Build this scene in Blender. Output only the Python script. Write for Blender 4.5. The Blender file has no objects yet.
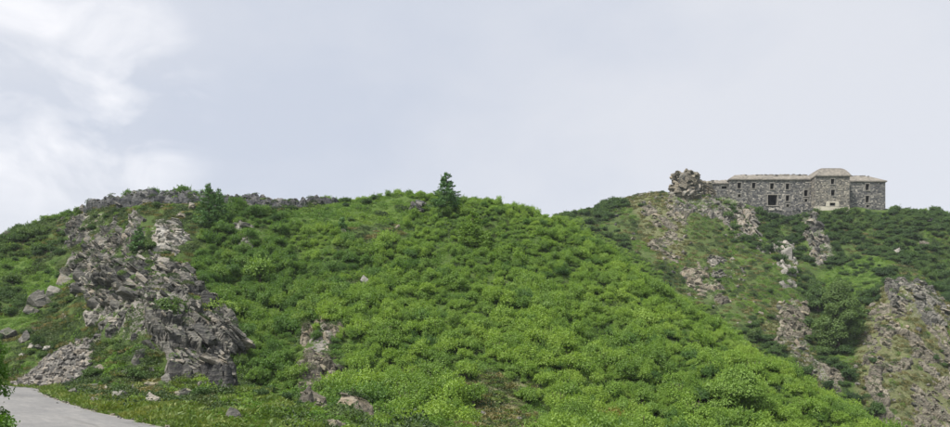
import bpy, bmesh, math, random
import numpy as np
from mathutils import Vector, Matrix, Euler

# ------------------------------------------------------------------ camera, sky, sun, exposure
scene = bpy.context.scene
col = scene.collection
CAMZ, FPX, U0, V0 = 1.6, 686.0, 475.0, 365.0        # eye height; focal length, centre and horizon in photo pixels
cam_d = bpy.data.cameras.new('camera')
cam_d.sensor_width = 36.0
cam_d.lens = FPX / 950.0 * 36.0
cam_d.shift_y = (V0 - 213.5) / 950.0
cam_d.clip_start = 0.1
cam_d.clip_end = 6000.0
cam = bpy.data.objects.new('camera', cam_d)
col.objects.link(cam)
cam.location = (0, 0, CAMZ)
cam.rotation_euler = (math.radians(90), 0, 0)
scene.camera = cam

SUN_EL, SUN_AZ = math.radians(56), math.radians(-128)   # azimuth from +Y towards +X: behind the viewer, to the left
world = bpy.data.worlds.new('World')
scene.world = world
world.use_nodes = True
wn, wl = world.node_tree.nodes, world.node_tree.links
wn.clear()
w_out = wn.new('ShaderNodeOutputWorld')
w_bg = wn.new('ShaderNodeBackground')
w_sky = wn.new('ShaderNodeTexSky')
w_sky.sky_type = 'NISHITA'
w_sky.sun_disc = False
w_sky.sun_elevation = SUN_EL
w_sky.sun_rotation = SUN_AZ
w_sky.altitude = 2000
w_mul = wn.new('ShaderNodeVectorMath'); w_mul.operation = 'SCALE'; w_mul.inputs['Scale'].default_value = 0.10
wl.new(w_sky.outputs[0], w_mul.inputs[0])
w_tc = wn.new('ShaderNodeTexCoord')
w_map = wn.new('ShaderNodeMapping'); w_map.inputs['Location'].default_value = (3.1, 0.7, 1.9); w_map.inputs['Scale'].default_value = (1.0, 1.0, 1.7)
wl.new(w_tc.outputs['Generated'], w_map.inputs[0])
def wnoise(scale, detail, rough, dist=0.0):
    n = wn.new('ShaderNodeTexNoise'); n.inputs['Scale'].default_value = scale; n.inputs['Detail'].default_value = detail
    n.inputs['Roughness'].default_value = rough; n.inputs['Distortion'].default_value = dist
    wl.new(w_map.outputs[0], n.inputs['Vector']); return n
n_big = wnoise(1.5, 7, 0.52, 0.25)
n_fine = wnoise(8.0, 8, 0.55, 0.5)
r_big = wn.new('ShaderNodeValToRGB')                   # grey-blue bases to pale cloud
r_big.color_ramp.elements[0].position = 0.36; r_big.color_ramp.elements[0].color = (0.63, 0.675, 0.775, 1)
r_big.color_ramp.elements[1].position = 0.60; r_big.color_ramp.elements[1].color = (0.775, 0.795, 0.85, 1)
wl.new(n_big.outputs['Fac'], r_big.inputs[0])
# one thinner, brighter stretch of the cloud deck (upper left of the view)
w_dot = wn.new('ShaderNodeVectorMath'); w_dot.operation = 'DOT_PRODUCT'
bd = Vector(((60 - U0) / FPX, 1.0, (V0 - 95) / FPX)).normalized()
w_nrm = wn.new('ShaderNodeVectorMath'); w_nrm.operation = 'NORMALIZE'
wl.new(w_tc.outputs['Generated'], w_nrm.inputs[0])
w_dot.inputs[1].default_value = bd
wl.new(w_nrm.outputs[0], w_dot.inputs[0])
w_mr = wn.new('ShaderNodeMapRange'); w_mr.interpolation_type = 'SMOOTHSTEP'
w_mr.inputs['From Min'].default_value = 0.980; w_mr.inputs['From Max'].default_value = 0.997
wl.new(w_dot.outputs['Value'], w_mr.inputs[0])
r_f = wn.new('ShaderNodeValToRGB')
r_f.color_ramp.elements[0].position = 0.40; r_f.color_ramp.elements[0].color = (0, 0, 0, 1)
r_f.color_ramp.elements[1].position = 0.66; r_f.color_ramp.elements[1].color = (1, 1, 1, 1)
wl.new(n_fine.outputs['Fac'], r_f.inputs[0])
w_m1 = wn.new('ShaderNodeMath'); w_m1.operation = 'MULTIPLY'
wl.new(w_mr.outputs[0], w_m1.inputs[0]); wl.new(r_f.outputs[0], w_m1.inputs[1])
w_mixb = wn.new('ShaderNodeMixRGB'); w_mixb.inputs[2].default_value = (1.0, 1.0, 1.03, 1)
wl.new(w_m1.outputs[0], w_mixb.inputs[0]); wl.new(r_big.outputs[0], w_mixb.inputs[1])
w_mixs = wn.new('ShaderNodeMixRGB'); w_mixs.inputs[0].default_value = 0.9     # cloud over the clear sky
wl.new(w_mul.outputs[0], w_mixs.inputs[1]); wl.new(w_mixb.outputs[0], w_mixs.inputs[2])
wl.new(w_mixs.outputs[0], w_bg.inputs['Color'])
w_bg.inputs['Strength'].default_value = 0.69
wl.new(w_bg.outputs[0], w_out.inputs['Surface'])

sun_d = bpy.data.lights.new('sun', 'SUN')
sun_d.energy = 4.0
sun_d.angle = math.radians(9)
sun_d.color = (1.0, 0.95, 0.86)
sun = bpy.data.objects.new('sun', sun_d)
col.objects.link(sun)
sdir = Vector((math.sin(SUN_AZ) * math.cos(SUN_EL), math.cos(SUN_AZ) * math.cos(SUN_EL), math.sin(SUN_EL)))
sun.rotation_euler = sdir.to_track_quat('Z', 'Y').to_euler()
sun.location = sdir * 300

vs = scene.view_settings
vs.view_transform = 'Standard'
vs.look = 'None'
vs.exposure = 0.62
vs.gamma = 1.0
vs.use_curve_mapping = False
scene.cycles.use_denoising = True
scene.cycles.volume_bounces = 0
scene.cycles.max_bounces = 6
scene.cycles.diffuse_bounces = 3
scene.cycles.transmission_bounces = 3

random.seed(7)
rng = np.random.default_rng(7)

# ------------------------------------------------------------------ helpers
def link(o, parent=None):
    col.objects.link(o)
    if parent is not None: o.parent = parent
    return o
def tag(o, label=None, cat=None, group=None, kind=None):
    if label: o['label'] = label
    if cat: o['category'] = cat
    if group: o['group'] = group
    if kind: o['kind'] = kind
    return o
def empty(name, loc=(0, 0, 0), rz=0.0):
    o = bpy.data.objects.new(name, None)
    o.location = loc; o.rotation_euler = (0, 0, rz); o.empty_display_size = 0.3
    return link(o)
def mesh_np(name, verts, faces, mat=None, smooth=False):
    """verts (n,3), faces (m,k) all of one size"""
    me = bpy.data.meshes.new(name)
    verts = np.asarray(verts, dtype=np.float32); faces = np.asarray(faces, dtype=np.int32)
    m, k = faces.shape
    me.vertices.add(len(verts)); me.vertices.foreach_set('co', verts.ravel())
    me.loops.add(m * k); me.loops.foreach_set('vertex_index', faces.ravel())
    me.polygons.add(m); me.polygons.foreach_set('loop_start', np.arange(0, m * k, k, dtype=np.int32))
    me.polygons.foreach_set('loop_total', np.full(m, k, dtype=np.int32))
    me.polygons.foreach_set('use_smooth', np.full(m, smooth))
    me.update(calc_edges=True)
    if mat: me.materials.append(mat)
    return me
def mesh_bm(name, bm, mat=None, smooth=False):
    me = bpy.data.meshes.new(name)
    bm.to_mesh(me); bm.free()
    if smooth:
        me.polygons.foreach_set('use_smooth', np.full(len(me.polygons), True))
    if mat: me.materials.append(mat)
    return me
def obj(name, me, parent=None):
    return link(bpy.data.objects.new(name, me), parent)
def box_faces(x0, x1, y0, y1, z0, z1):
    v = [(x0, y0, z0), (x1, y0, z0), (x1, y1, z0), (x0, y1, z0), (x0, y0, z1), (x1, y0, z1), (x1, y1, z1), (x0, y1, z1)]
    f = [(3, 2, 1, 0), (4, 5, 6, 7), (0, 1, 5, 4), (1, 2, 6, 5), (2, 3, 7, 6), (3, 0, 4, 7)]
    return v, f
class MB:
    """collects quads"""
    def __init__(s): s.v = []; s.f = []
    def add(s, v, f):
        o = len(s.v); s.v += [tuple(p) for p in v]; s.f += [tuple(i + o for i in q) for q in f]; return s
    def box(s, *a): return s.add(*box_faces(*a))
    def tube(s, pts, radii, n=6):
        pts = [Vector(p) for p in pts]; o = len(s.v)
        for i, p in enumerate(pts):
            d = (pts[min(i + 1, len(pts) - 1)] - pts[max(i - 1, 0)]).normalized()
            a = d.orthogonal().normalized(); b = d.cross(a)
            for k in range(n):
                t = 2 * math.pi * k / n
                s.v.append(tuple(p + (a * math.cos(t) + b * math.sin(t)) * radii[i]))
        for i in range(len(pts) - 1):
            for k in range(n):
                s.f.append((o + i * n + k, o + i * n + (k + 1) % n, o + (i + 1) * n + (k + 1) % n, o + (i + 1) * n + k))
        return s
    def mesh(s, name, mat=None, smooth=False):
        me = bpy.data.meshes.new(name); me.from_pydata(s.v, [], s.f); me.update()
        if smooth: me.polygons.foreach_set('use_smooth', np.full(len(me.polygons), True))
        if mat: me.materials.append(mat)
        return me
    def build(s, name, mat, parent=None, smooth=False): return obj(name, s.mesh(name, mat, smooth), parent)

# ------------------------------------------------------------------ materials
def new_mat(name):
    m = bpy.data.materials.new(name); m.use_nodes = True
    nt = m.node_tree; nt.nodes.clear()
    out = nt.nodes.new('ShaderNodeOutputMaterial')
    return m, nt, nt.nodes, nt.links, out
def N(nt, typ, **kw):
    n = nt.nodes.new(typ)
    for k, v in kw.items(): setattr(n, k, v)
    return n
def noise(nt, vec, scale, detail=4, rough=0.55, dist=0.0):
    n = nt.nodes.new('ShaderNodeTexNoise')
    n.inputs['Scale'].default_value = scale; n.inputs['Detail'].default_value = detail
    n.inputs['Roughness'].default_value = rough; n.inputs['Distortion'].default_value = dist
    if vec is not None: nt.links.new(vec, n.inputs['Vector'])
    return n.outputs['Fac']
def ramp(nt, fac, stops, interp='LINEAR'):
    r = nt.nodes.new('ShaderNodeValToRGB'); e = r.color_ramp.elements
    r.color_ramp.interpolation = interp
    while len(e) < len(stops): e.new(0.5)
    for i, (p, c) in enumerate(stops):
        e[i].position = p; e[i].color = (c[0], c[1], c[2], 1) if hasattr(c, '__len__') else (c, c, c, 1)
    nt.links.new(fac, r.inputs[0]); return r.outputs[0]
def mix(nt, fac, a, b, blend='MIX'):
    m = nt.nodes.new('ShaderNodeMixRGB'); m.blend_type = blend
    for i, s in enumerate((fac, a, b)):
        if isinstance(s, (int, float)): m.inputs[i].default_value = s
        elif isinstance(s, (tuple, list)): m.inputs[i].default_value = (s[0], s[1], s[2], 1)
        else: nt.links.new(s, m.inputs[i])
    return m.outputs[0]
def math_n(nt, op, a, b=0.0):
    m = nt.nodes.new('ShaderNodeMath'); m.operation = op
    for i, s in enumerate((a, b)):
        if isinstance(s, (int, float)): m.inputs[i].default_value = s
        else: nt.links.new(s, m.inputs[i])
    return m.outputs[0]
def principled(nt, out, color, rough=0.9, bump=None, bstr=0.5, bdist=0.05, spec=0.3):
    p = nt.nodes.new('ShaderNodeBsdfPrincipled')
    if isinstance(color, (tuple, list)): p.inputs['Base Color'].default_value = (*color[:3], 1)
    else: nt.links.new(color, p.inputs['Base Color'])
    p.inputs['Roughness'].default_value = rough
    p.inputs['Specular IOR Level'].default_value = spec
    if bump is not None:
        b = nt.nodes.new('ShaderNodeBump'); b.inputs['Strength'].default_value = bstr; b.inputs['Distance'].default_value = bdist
        nt.links.new(bump, b.inputs['Height']); nt.links.new(b.outputs[0], p.inputs['Normal'])
    nt.links.new(p.outputs[0], out.inputs['Surface']); return p

def leaf_mat(name, c_dark, c_mid, c_light, transl=0.35, patch=0.05, vary=0.55):
    """foliage: colour differs from plant to plant (per instance) and in broad drifts over the hill"""
    m, nt, nd, lk, out = new_mat(name)
    oi = N(nt, 'ShaderNodeObjectInfo'); geo = N(nt, 'ShaderNodeNewGeometry')
    drift = noise(nt, oi.outputs['Location'], patch, 3, 0.6)
    a = math_n(nt, 'MULTIPLY', oi.outputs['Random'], vary)
    d = math_n(nt, 'MULTIPLY', math_n(nt, 'SUBTRACT', drift, 0.5), 1.5)
    isl = math_n(nt, 'MULTIPLY', geo.outputs['Random Per Island'], 0.30)
    f = math_n(nt, 'ADD', math_n(nt, 'ADD', a, d), math_n(nt, 'ADD', isl, 0.5 - vary / 2 - 0.15))
    c = ramp(nt, f, [(0.0, c_dark), (0.5, c_mid), (1.0, c_light)])
    df = N(nt, 'ShaderNodeBsdfDiffuse'); tr = N(nt, 'ShaderNodeBsdfTranslucent'); ms = N(nt, 'ShaderNodeMixShader')
    lk.new(c, df.inputs['Color'])
    tc = mix(nt, 1.0, c, (1.25, 1.2, 0.55), 'MULTIPLY'); lk.new(tc, tr.inputs['Color'])
    ms.inputs[0].default_value = transl
    lk.new(df.outputs[0], ms.inputs[1]); lk.new(tr.outputs[0], ms.inputs[2])
    gl = N(nt, 'ShaderNodeBsdfGlossy'); gl.inputs['Roughness'].default_value = 0.55; gl.inputs['Color'].default_value = (1, 1, 1, 1)
    mg = N(nt, 'ShaderNodeMixShader'); mg.inputs[0].default_value = 0.025
    lk.new(ms.outputs[0], mg.inputs[1]); lk.new(gl.outputs[0], mg.inputs[2])
    lk.new(mg.outputs[0], out.inputs['Surface'])
    return m
M = {}
M['alder'] = leaf_mat('alder_leaf', (0.105, 0.20, 0.035), (0.205, 0.335, 0.050), (0.28, 0.405, 0.065), transl=0.42)
M['alder_deep'] = leaf_mat('deep_green_leaf', (0.055, 0.13, 0.030), (0.115, 0.225, 0.040), (0.21, 0.32, 0.055), transl=0.42)
M['alder_far'] = leaf_mat('hill_shrub_leaf', (0.04, 0.085, 0.028), (0.075, 0.145, 0.038), (0.125, 0.20, 0.05))
M['alder_lime'] = leaf_mat('lime_leaf', (0.13, 0.24, 0.045), (0.19, 0.31, 0.055), (0.26, 0.375, 0.07), vary=0.3)
M['yellow'] = leaf_mat('yellowing_leaf', (0.17, 0.20, 0.035), (0.24, 0.23, 0.05), (0.30, 0.28, 0.06), vary=0.3)
M['heath'] = leaf_mat('heath_leaf', (0.028, 0.055, 0.020), (0.055, 0.095, 0.028), (0.11, 0.14, 0.045), transl=0.2, patch=0.12)
M['herb'] = leaf_mat('herb_leaf', (0.075, 0.165, 0.026), (0.135, 0.25, 0.034), (0.22, 0.325, 0.05), patch=0.1)
M['grass'] = leaf_mat('grass_blade', (0.075, 0.14, 0.028), (0.13, 0.20, 0.035), (0.23, 0.26, 0.07), transl=0.3, patch=0.1)
M['dry'] = leaf_mat('dry_grass_blade', (0.13, 0.15, 0.05), (0.20, 0.19, 0.08), (0.29, 0.25, 0.12), transl=0.25, patch=0.1)
M['larch'] = leaf_mat('larch_needle', (0.075, 0.165, 0.065), (0.11, 0.22, 0.08), (0.15, 0.26, 0.09), transl=0.2, vary=0.3)
M['larch_light'] = leaf_mat('pale_larch_needle', (0.15, 0.26, 0.045), (0.20, 0.32, 0.06), (0.25, 0.36, 0.07), transl=0.25, vary=0.3)
M['nearbush'] = leaf_mat('near_bush_leaf', (0.06, 0.14, 0.018), (0.10, 0.21, 0.024), (0.17, 0.29, 0.035), vary=0.3)

m, nt, nd, lk, out = new_mat('bark')
tc = N(nt, 'ShaderNodeTexCoord'); f = noise(nt, tc.outputs['Object'], 6, 5)
principled(nt, out, ramp(nt, f, [(0.3, (0.06, 0.045, 0.035)), (0.7, (0.16, 0.13, 0.105))]), 0.95, f, 0.6, 0.03)
M['bark'] = m

def rock_mat(name, dark, mid, light, tint, moss=0.25, lichen=0.35):
    m, nt, nd, lk, out = new_mat(name)
    geo = N(nt, 'ShaderNodeNewGeometry'); oi = N(nt, 'ShaderNodeObjectInfo'); pos = geo.outputs['Position']
    mp = N(nt, 'ShaderNodeMapping'); mp.inputs['Rotation'].default_value = (0.35, 0.75, 0.2); mp.inputs['Scale'].default_value = (0.7, 0.7, 4.5)
    lk.new(pos, mp.inputs[0])
    strat = noise(nt, mp.outputs[0], 1.3, 6, 0.62, 0.25)
    f1 = noise(nt, pos, 1.1, 6, 0.6)
    f2 = noise(nt, pos, 5.5, 6, 0.65)
    rnd = math_n(nt, 'FRACT', math_n(nt, 'ADD', oi.outputs['Random'], geo.outputs['Random Per Island']))
    v = math_n(nt, 'ADD', math_n(nt, 'MULTIPLY', strat, 0.55), math_n(nt, 'ADD', math_n(nt, 'MULTIPLY', f2, 0.35), math_n(nt, 'MULTIPLY', math_n(nt, 'SUBTRACT', rnd, 0.4), 0.34)))
    at = N(nt, 'ShaderNodeAttribute', attribute_name='tone'); v = math_n(nt, 'ADD', v, math_n(nt, 'MULTIPLY', at.outputs['Fac'], .17))
    c = ramp(nt, v, [(0.28, dark), (0.47, mid), (0.68, light)])
    c = mix(nt, ramp(nt, math_n(nt, 'MULTIPLY', f1, math_n(nt, 'ADD', math_n(nt, 'MULTIPLY', rnd, .5), .45)), [(0.36, 0.0), (0.52, 0.55)]), c, tint)
    li = ramp(nt, noise(nt, pos, 2.6, 5, 0.7), [(0.52, 0.0), (0.66, lichen)])
    c = mix(nt, li, c, (0.10, 0.105, 0.085))
    sep = N(nt, 'ShaderNodeSeparateXYZ'); lk.new(geo.outputs['Normal'], sep.inputs[0])
    up = ramp(nt, math_n(nt, 'ADD', sep.outputs['Z'], math_n(nt, 'MULTIPLY', math_n(nt, 'SUBTRACT', noise(nt, pos, 1.9, 4, 0.6), 0.5), 1.6)), [(0.70, 0.0), (1.05, moss)])
    c = mix(nt, up, c, (0.085, 0.115, 0.04))
    h = math_n(nt, 'ADD', math_n(nt, 'MULTIPLY', strat, 1.3), f2)
    principled(nt, out, c, 0.93, h, 0.9, 0.16, 0.2)
    return m
M['rock'] = rock_mat('cliff_rock', (0.05, 0.05, 0.051), (0.150, 0.144, 0.130), (0.38, 0.355, 0.315), (0.27, 0.215, 0.155), 0.5)
M['rock_dark'] = rock_mat('crest_rock', (0.05, 0.053, 0.06), (0.115, 0.115, 0.118), (0.27, 0.26, 0.25), (0.21, 0.18, 0.14), 0.3)
M['rock_pale'] = rock_mat('pale_rock', (0.14, 0.135, 0.12), (0.29, 0.275, 0.25), (0.46, 0.44, 0.405), (0.34, 0.29, 0.23), 0.2, 0.3)
M['rock_warm'] = rock_mat('warm_rock', (0.085, 0.078, 0.066), (0.195, 0.175, 0.14), (0.35, 0.315, 0.255), (0.29, 0.225, 0.155), 0.5)
M['rubble'] = rock_mat('rubble_stone', (0.085, 0.083, 0.08), (0.21, 0.20, 0.185), (0.37, 0.345, 0.31), (0.28, 0.235, 0.18), 0.05, 0.3)

# hillside: turf and soil, with rock where the mask says the turf is gone
m, nt, nd, lk, out = new_mat('hillside_ground')
geo = N(nt, 'ShaderNodeNewGeometry'); pos = geo.outputs['Position']
at_r = N(nt, 'ShaderNodeAttribute', attribute_name='rock'); at_g = N(nt, 'ShaderNodeAttribute', attribute_name='turf'); at_d = N(nt, 'ShaderNodeAttribute', attribute_name='dry')
n1 = noise(nt, pos, 0.35, 6, 0.6); n2 = noise(nt, pos, 3.0, 6, 0.65); n3 = noise(nt, pos, 11.0, 4, 0.6)
turf = ramp(nt, math_n(nt, 'ADD', math_n(nt, 'MULTIPLY', n1, 0.4), math_n(nt, 'ADD', math_n(nt, 'MULTIPLY', n2, 0.3), math_n(nt, 'MULTIPLY', n3, 0.3))), [(0.34, (0.030, 0.046, 0.016)), (0.5, (0.060, 0.095, 0.025)), (0.64, (0.11, 0.15, 0.04))])
herb = ramp(nt, math_n(nt, 'ADD', math_n(nt, 'MULTIPLY', n2, .5), math_n(nt, 'MULTIPLY', n3, .5)), [(0.36, (0.035, 0.075, 0.016)), (0.62, (0.125, 0.195, 0.036))])
dry = ramp(nt, n2, [(0.3, (0.12, 0.125, 0.06)), (0.7, (0.27, 0.24, 0.15))])
g = mix(nt, at_g.outputs['Fac'], turf, herb)
g = mix(nt, at_d.outputs['Fac'], g, dry)
soil = ramp(nt, noise(nt, pos, 0.9, 6, 0.7), [(0.60, 0.0), (0.70, 0.55)])
g = mix(nt, soil, g, (0.11, 0.085, 0.06))
mp = N(nt, 'ShaderNodeMapping'); mp.inputs['Rotation'].default_value = (0.35, 0.75, 0.2); mp.inputs['Scale'].default_value = (0.6, 0.6, 3.6)
lk.new(pos, mp.inputs[0]); strat = noise(nt, mp.outputs[0], 1.2, 7, 0.66, 0.3)
rk = ramp(nt, math_n(nt, 'ADD', math_n(nt, 'MULTIPLY', strat, 0.6), math_n(nt, 'MULTIPLY', n2, 0.4)), [(0.33, (0.065, 0.065, 0.065)), (0.5, (0.19, 0.18, 0.165)), (0.66, (0.36, 0.33, 0.29))])
rfac = ramp(nt, math_n(nt, 'ADD', at_r.outputs['Fac'], math_n(nt, 'MULTIPLY', math_n(nt, 'SUBTRACT', n2, 0.5), 1.5)), [(0.46, 0.0), (0.54, 1.0)])
c = mix(nt, rfac, g, rk)
principled(nt, out, c, 0.95, math_n(nt, 'ADD', math_n(nt, 'MULTIPLY', strat, 1.2), math_n(nt, 'ADD', n2, math_n(nt, 'MULTIPLY', n3, 0.4))), 0.9, 0.18, 0.15)
M['ground'] = m

# ------------------------------------------------------------------ the lie of the land
def hash2(ix, iy, s):
    h = (ix.astype(np.int64) * 374761393 + iy.astype(np.int64) * 668265263 + s * 974711) & 0xffffffff
    h = ((h ^ (h >> 13)) * 1274126177) & 0xffffffff
    h = h ^ (h >> 16)
    return (h & 0xffff) / 32767.5 - 1.0
def vnoise(x, y, s):
    ix, iy = np.floor(x), np.floor(y); fx, fy = x - ix, y - iy
    fx = fx * fx * (3 - 2 * fx); fy = fy * fy * (3 - 2 * fy)
    a, b = hash2(ix, iy, s), hash2(ix + 1, iy, s); c, d = hash2(ix, iy + 1, s), hash2(ix + 1, iy + 1, s)
    return (a * (1 - fx) + b * fx) * (1 - fy) + (c * (1 - fx) + d * fx) * fy
def fbm(x, y, s, oct=4, g=0.5):
    t = 0; a = 1.0; k = 1.0
    for i in range(oct):
        t = t + a * vnoise(x * k + 17.3 * i, y * k - 9.1 * i, s + i); a *= g; k *= 2.03
    return t
def px(u, v, Y, dz=0.0):
    return ((u - U0) / FPX * Y, Y, CAMZ + (V0 - v) / FPX * Y - dz)

# road, as its right-hand edge seen from the viewer
ROAD_R = np.array([(6.5, -2.0), (3.6, 3.0), (0.2, 8.2), (-4.2, 13.6), (-8.0, 17.9), (-14.3, 25.4), (-20.3, 33.3), (-29.5, 46.6), (-38.0, 55.0), (-50.0, 62.0), (-66.0, 66.0)])
ROAD_W = 4.6
def resample(P, step):
    d = np.r_[0, np.cumsum(np.linalg.norm(np.diff(P, axis=0), axis=1))]
    # Catmull-like smoothing through dense linear interpolation + box filter
    t = np.arange(0, d[-1], step); Q = np.stack([np.interp(t, d, P[:, 0]), np.interp(t, d, P[:, 1])], 1)
    k = max(3, int(5.0 / step)); ker = np.ones(k) / k
    pad = np.pad(Q, ((k // 2, k - 1 - k // 2), (0, 0)), mode='reflect', reflect_type='odd')
    return np.stack([np.convolve(pad[:, i], ker, 'valid') for i in (0, 1)], 1)
RR = resample(ROAD_R, 0.5)
tan = np.gradient(RR, axis=0); tan /= np.linalg.norm(tan, axis=1)[:, None]
nrm = np.stack([-tan[:, 1], tan[:, 0]], 1)           # to the left of travel
RC = RR + nrm * ROAD_W / 2
def road_dist(x, y):
    P = np.stack([x.ravel(), y.ravel()], 1); best = np.full(len(P), 1e9)
    near = (P[:, 0] > -85) & (P[:, 0] < 25) & (P[:, 1] < 85) & (P[:, 1] > -25)
    Q = P[near]; b = np.full(len(Q), 1e9)
    for i in range(0, len(RC), 2):
        b = np.minimum(b, (Q[:, 0] - RC[i, 0]) ** 2 + (Q[:, 1] - RC[i, 1]) ** 2)
    best[near] = np.sqrt(b)
    return best.reshape(x.shape)

S = 1.4   # height of the brush that hides the ground
def near_map(u, v, Y, dz=0.0):
    mid = 44 + (Y - 34) * .676; lef = 43 + (Y - 40) * .76
    if u >= 250: y = mid
    elif u > 150: y = lef + (mid - lef) * (u - 150) / 100
    elif u > 60: y = Y + (lef - Y) * (u - 60) / 90
    else: y = Y
    return px(u, v, y, dz)
FRONT = [near_map(*p) for p in [
    # skyline of the front hill, left to right
    (-120, 262, 96), (-60, 245, 96), (0, 231, 95, .6), (40, 220, 95, .4), (80, 209, 95, .3), (100, 200, 96, .6), (125, 197, 96, .8), (150, 195, 96, .8), (195, 199, 97, .6), (240, 201, 98, .5), (300, 206, 100, .3),
    (345, 205, 103, .2), (405, 194, 105, .2), (445, 198, 105, .5), (500, 200, 106, .5), (545, 208, 108, S), (562, 213, 109, S),
    # ledge below the crest rocks
    (60, 236, 88), (130, 214, 90), (200, 218, 90), (300, 220, 92), (400, 215, 97),
    # left slope and cliff
    (0, 275, 80), (0, 320, 68), (50, 275, 80), (45, 330, 66), (0, 362, 60), (50, 358, 60), (90, 350, 56), (75, 290, 74), (100, 255, 81), (100, 300, 64),
    (150, 240, 83), (150, 270, 68), (130, 300, 56), (150, 325, 51), (120, 340, 52), (170, 350, 48.5), (195, 393, 42), (150, 378, 46), (110, 365, 50), (100, 385, 44),
    (195, 270, 76), (195, 310, 55), (205, 345, 49), (235, 345, 52), (240, 375, 46), (225, 395, 40),
    (215, 240, 84), (250, 250, 82), (260, 290, 72), (265, 330, 62), (270, 370, 50), (260, 400, 38),
    # rib and middle slope
    (310, 255, 81), (315, 300, 66), (318, 330, 56), (318, 370, 48), (312, 405, 40), (345, 345, 53), (360, 290, 68), (380, 240, 84), (385, 405, 38), (350, 425, 33),
    (475, 230, 90, S), (475, 280, 70, S), (475, 330, 54, S), (475, 380, 43, S), (475, 420, 35, .5),
    (430, 300, 65, S), (420, 360, 48, S), (560, 250, 88, S), (560, 300, 69, S), (560, 360, 51, S), (580, 415, 39, S), (660, 400, 45, S), (640, 340, 60, S), (620, 290, 76, S), (720, 400, 47, S),
    # the shoulder that hides the gully
    (620, 247, 96, S), (680, 292, 82, S), (740, 337, 70, S), (800, 373, 60, S), (850, 402, 53, S), (882, 430, 48, S), (925, 470, 43, S),
]]
FRONT += [  # world anchors: behind the skyline, beyond the shoulder, near ground
    (-120, 110, 6), (-60, 112, 14), (-30, 110, 16), (0, 112, 16), (15, 116, 13), (-60, 150, 0), (0, 150, 0), (25, 122, 3), (-120, 160, -8), (40, 160, -22),
    (25, 104, 10), (29, 90, 2.5), (34, 79, -3), (38, 70, -7), (41, 62, -9.5), (43, 54, -11), (44, 46, -11), (50, 80, -16), (54, 62, -18), (55, 110, -20), (80, 70, -28), (80, 110, -30), (90, 40, -24),
    (0, 0, -.1), (0, 12, -.25), (-4, 20, .0), (0, 24, -1.2), (0, 34, -2.3), (10, 14, -1.6), (20, 25, -4.2), (12, 26, -2.8), (22, 36, -5.0), (-12, 10, 0), (-20, 20, .1), (-30, 35, .1), (-45, 55, .1), (-9, 24, .2), (-13, 33, .5),
    (30, 10, -6), (50, 20, -13), (-40, 20, -.5), (-70, 40, -1), (-70, 70, 2.5), (-100, 70, 1.5), (0, -25, -.5), (-50, -25, -4), (50, -25, -14), (-110, 20, -6), (120, 0, -28), (120, 120, -34),
]
BACK = [px(p[0], p[1], 169 - (169 - p[2]) * (.824 if p[2] < 169 else 1), *p[3:]) for p in [
    (560, 214, 168, .5), (600, 208, 168, .3), (625, 197, 168, .4), (650, 195, 168, .2), (680, 197, 168), (705, 196, 169), (735, 203, 169), (760, 213, 169), (790, 218, 169), (815, 214, 167), (850, 211, 168), (890, 211, 168, .6), (950, 214, 164, 1), (1020, 222, 162, 1), (1150, 240, 160, 1),
    (600, 232, 150, .5), (640, 240, 150), (680, 225, 156), (720, 235, 153), (660, 258, 138), (640, 275, 130), (690, 275, 133), (740, 255, 145), (700, 310, 120), (750, 290, 130), (740, 345, 110), (780, 320, 117), (790, 270, 140), (800, 365, 104), (840, 400, 97),
    (775, 235, 160), (820, 235, 158), (815, 262, 149), (830, 300, 134), (835, 350, 112), (860, 240, 157), (900, 235, 157), (890, 262, 143), (950, 240, 153), (945, 280, 140), (1000, 290, 138),
    (868, 310, 118), (905, 285, 116), (935, 300, 116), (890, 340, 107), (940, 345, 107), (890, 390, 98), (945, 400, 97), (900, 440, 91), (1000, 350, 112), (1000, 430, 95),
]]
BACK += [(85, 96, -19), (60, 96, -18), (40, 102, -12), (30, 118, -2), (60, 70, -30), (100, 70, -30), (150, 110, -14), (130, 90, -24), (22, 134, 16), (10, 142, 18), (0, 150, 19), (-30, 160, 8), (10, 120, 2),
         (70, 186, 41.5), (100, 188, 41), (50, 186, 42), (30, 190, 38), (0, 195, 22), (150, 190, 33), (100, 230, 20), (50, 230, 20), (0, 240, 6), (180, 150, 18), (180, 220, 6)]
class TPS:
    def __init__(s, pts, lam=0.4):
        P = np.array(pts, float); s.c = P[:, :2] / 50.0; n = len(P)
        d2 = ((s.c[:, None] - s.c[None]) ** 2).sum(-1)
        K = 0.5 * d2 * np.log(d2 + 1e-12)
        Q = np.c_[np.ones(n), s.c]
        A = np.block([[K + lam * 0.002 * np.eye(n), Q], [Q.T, np.zeros((3, 3))]])
        s.w = np.linalg.solve(A, np.r_[P[:, 2], 0, 0, 0])
    def __call__(s, x, y):
        sh = x.shape; q = np.stack([x.ravel(), y.ravel()], 1) / 50.0; out = np.empty(len(q)); n = len(s.c)
        for i in range(0, len(q), 60000):
            b = q[i:i + 60000]
            d2 = ((b[:, None, 0] - s.c[None, :, 0]) ** 2 + (b[:, None, 1] - s.c[None, :, 1]) ** 2)
            out[i:i + 60000] = (0.5 * d2 * np.log(d2 + 1e-12)) @ s.w[:n] + s.w[n] + b @ s.w[n + 1:]
        return out.reshape(sh)
tF, tB = TPS(FRONT), TPS(BACK)
def sstep(a, b, x):
    t = np.clip((x - a) / (b - a), 0, 1); return t * t * (3 - 2 * t)
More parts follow.
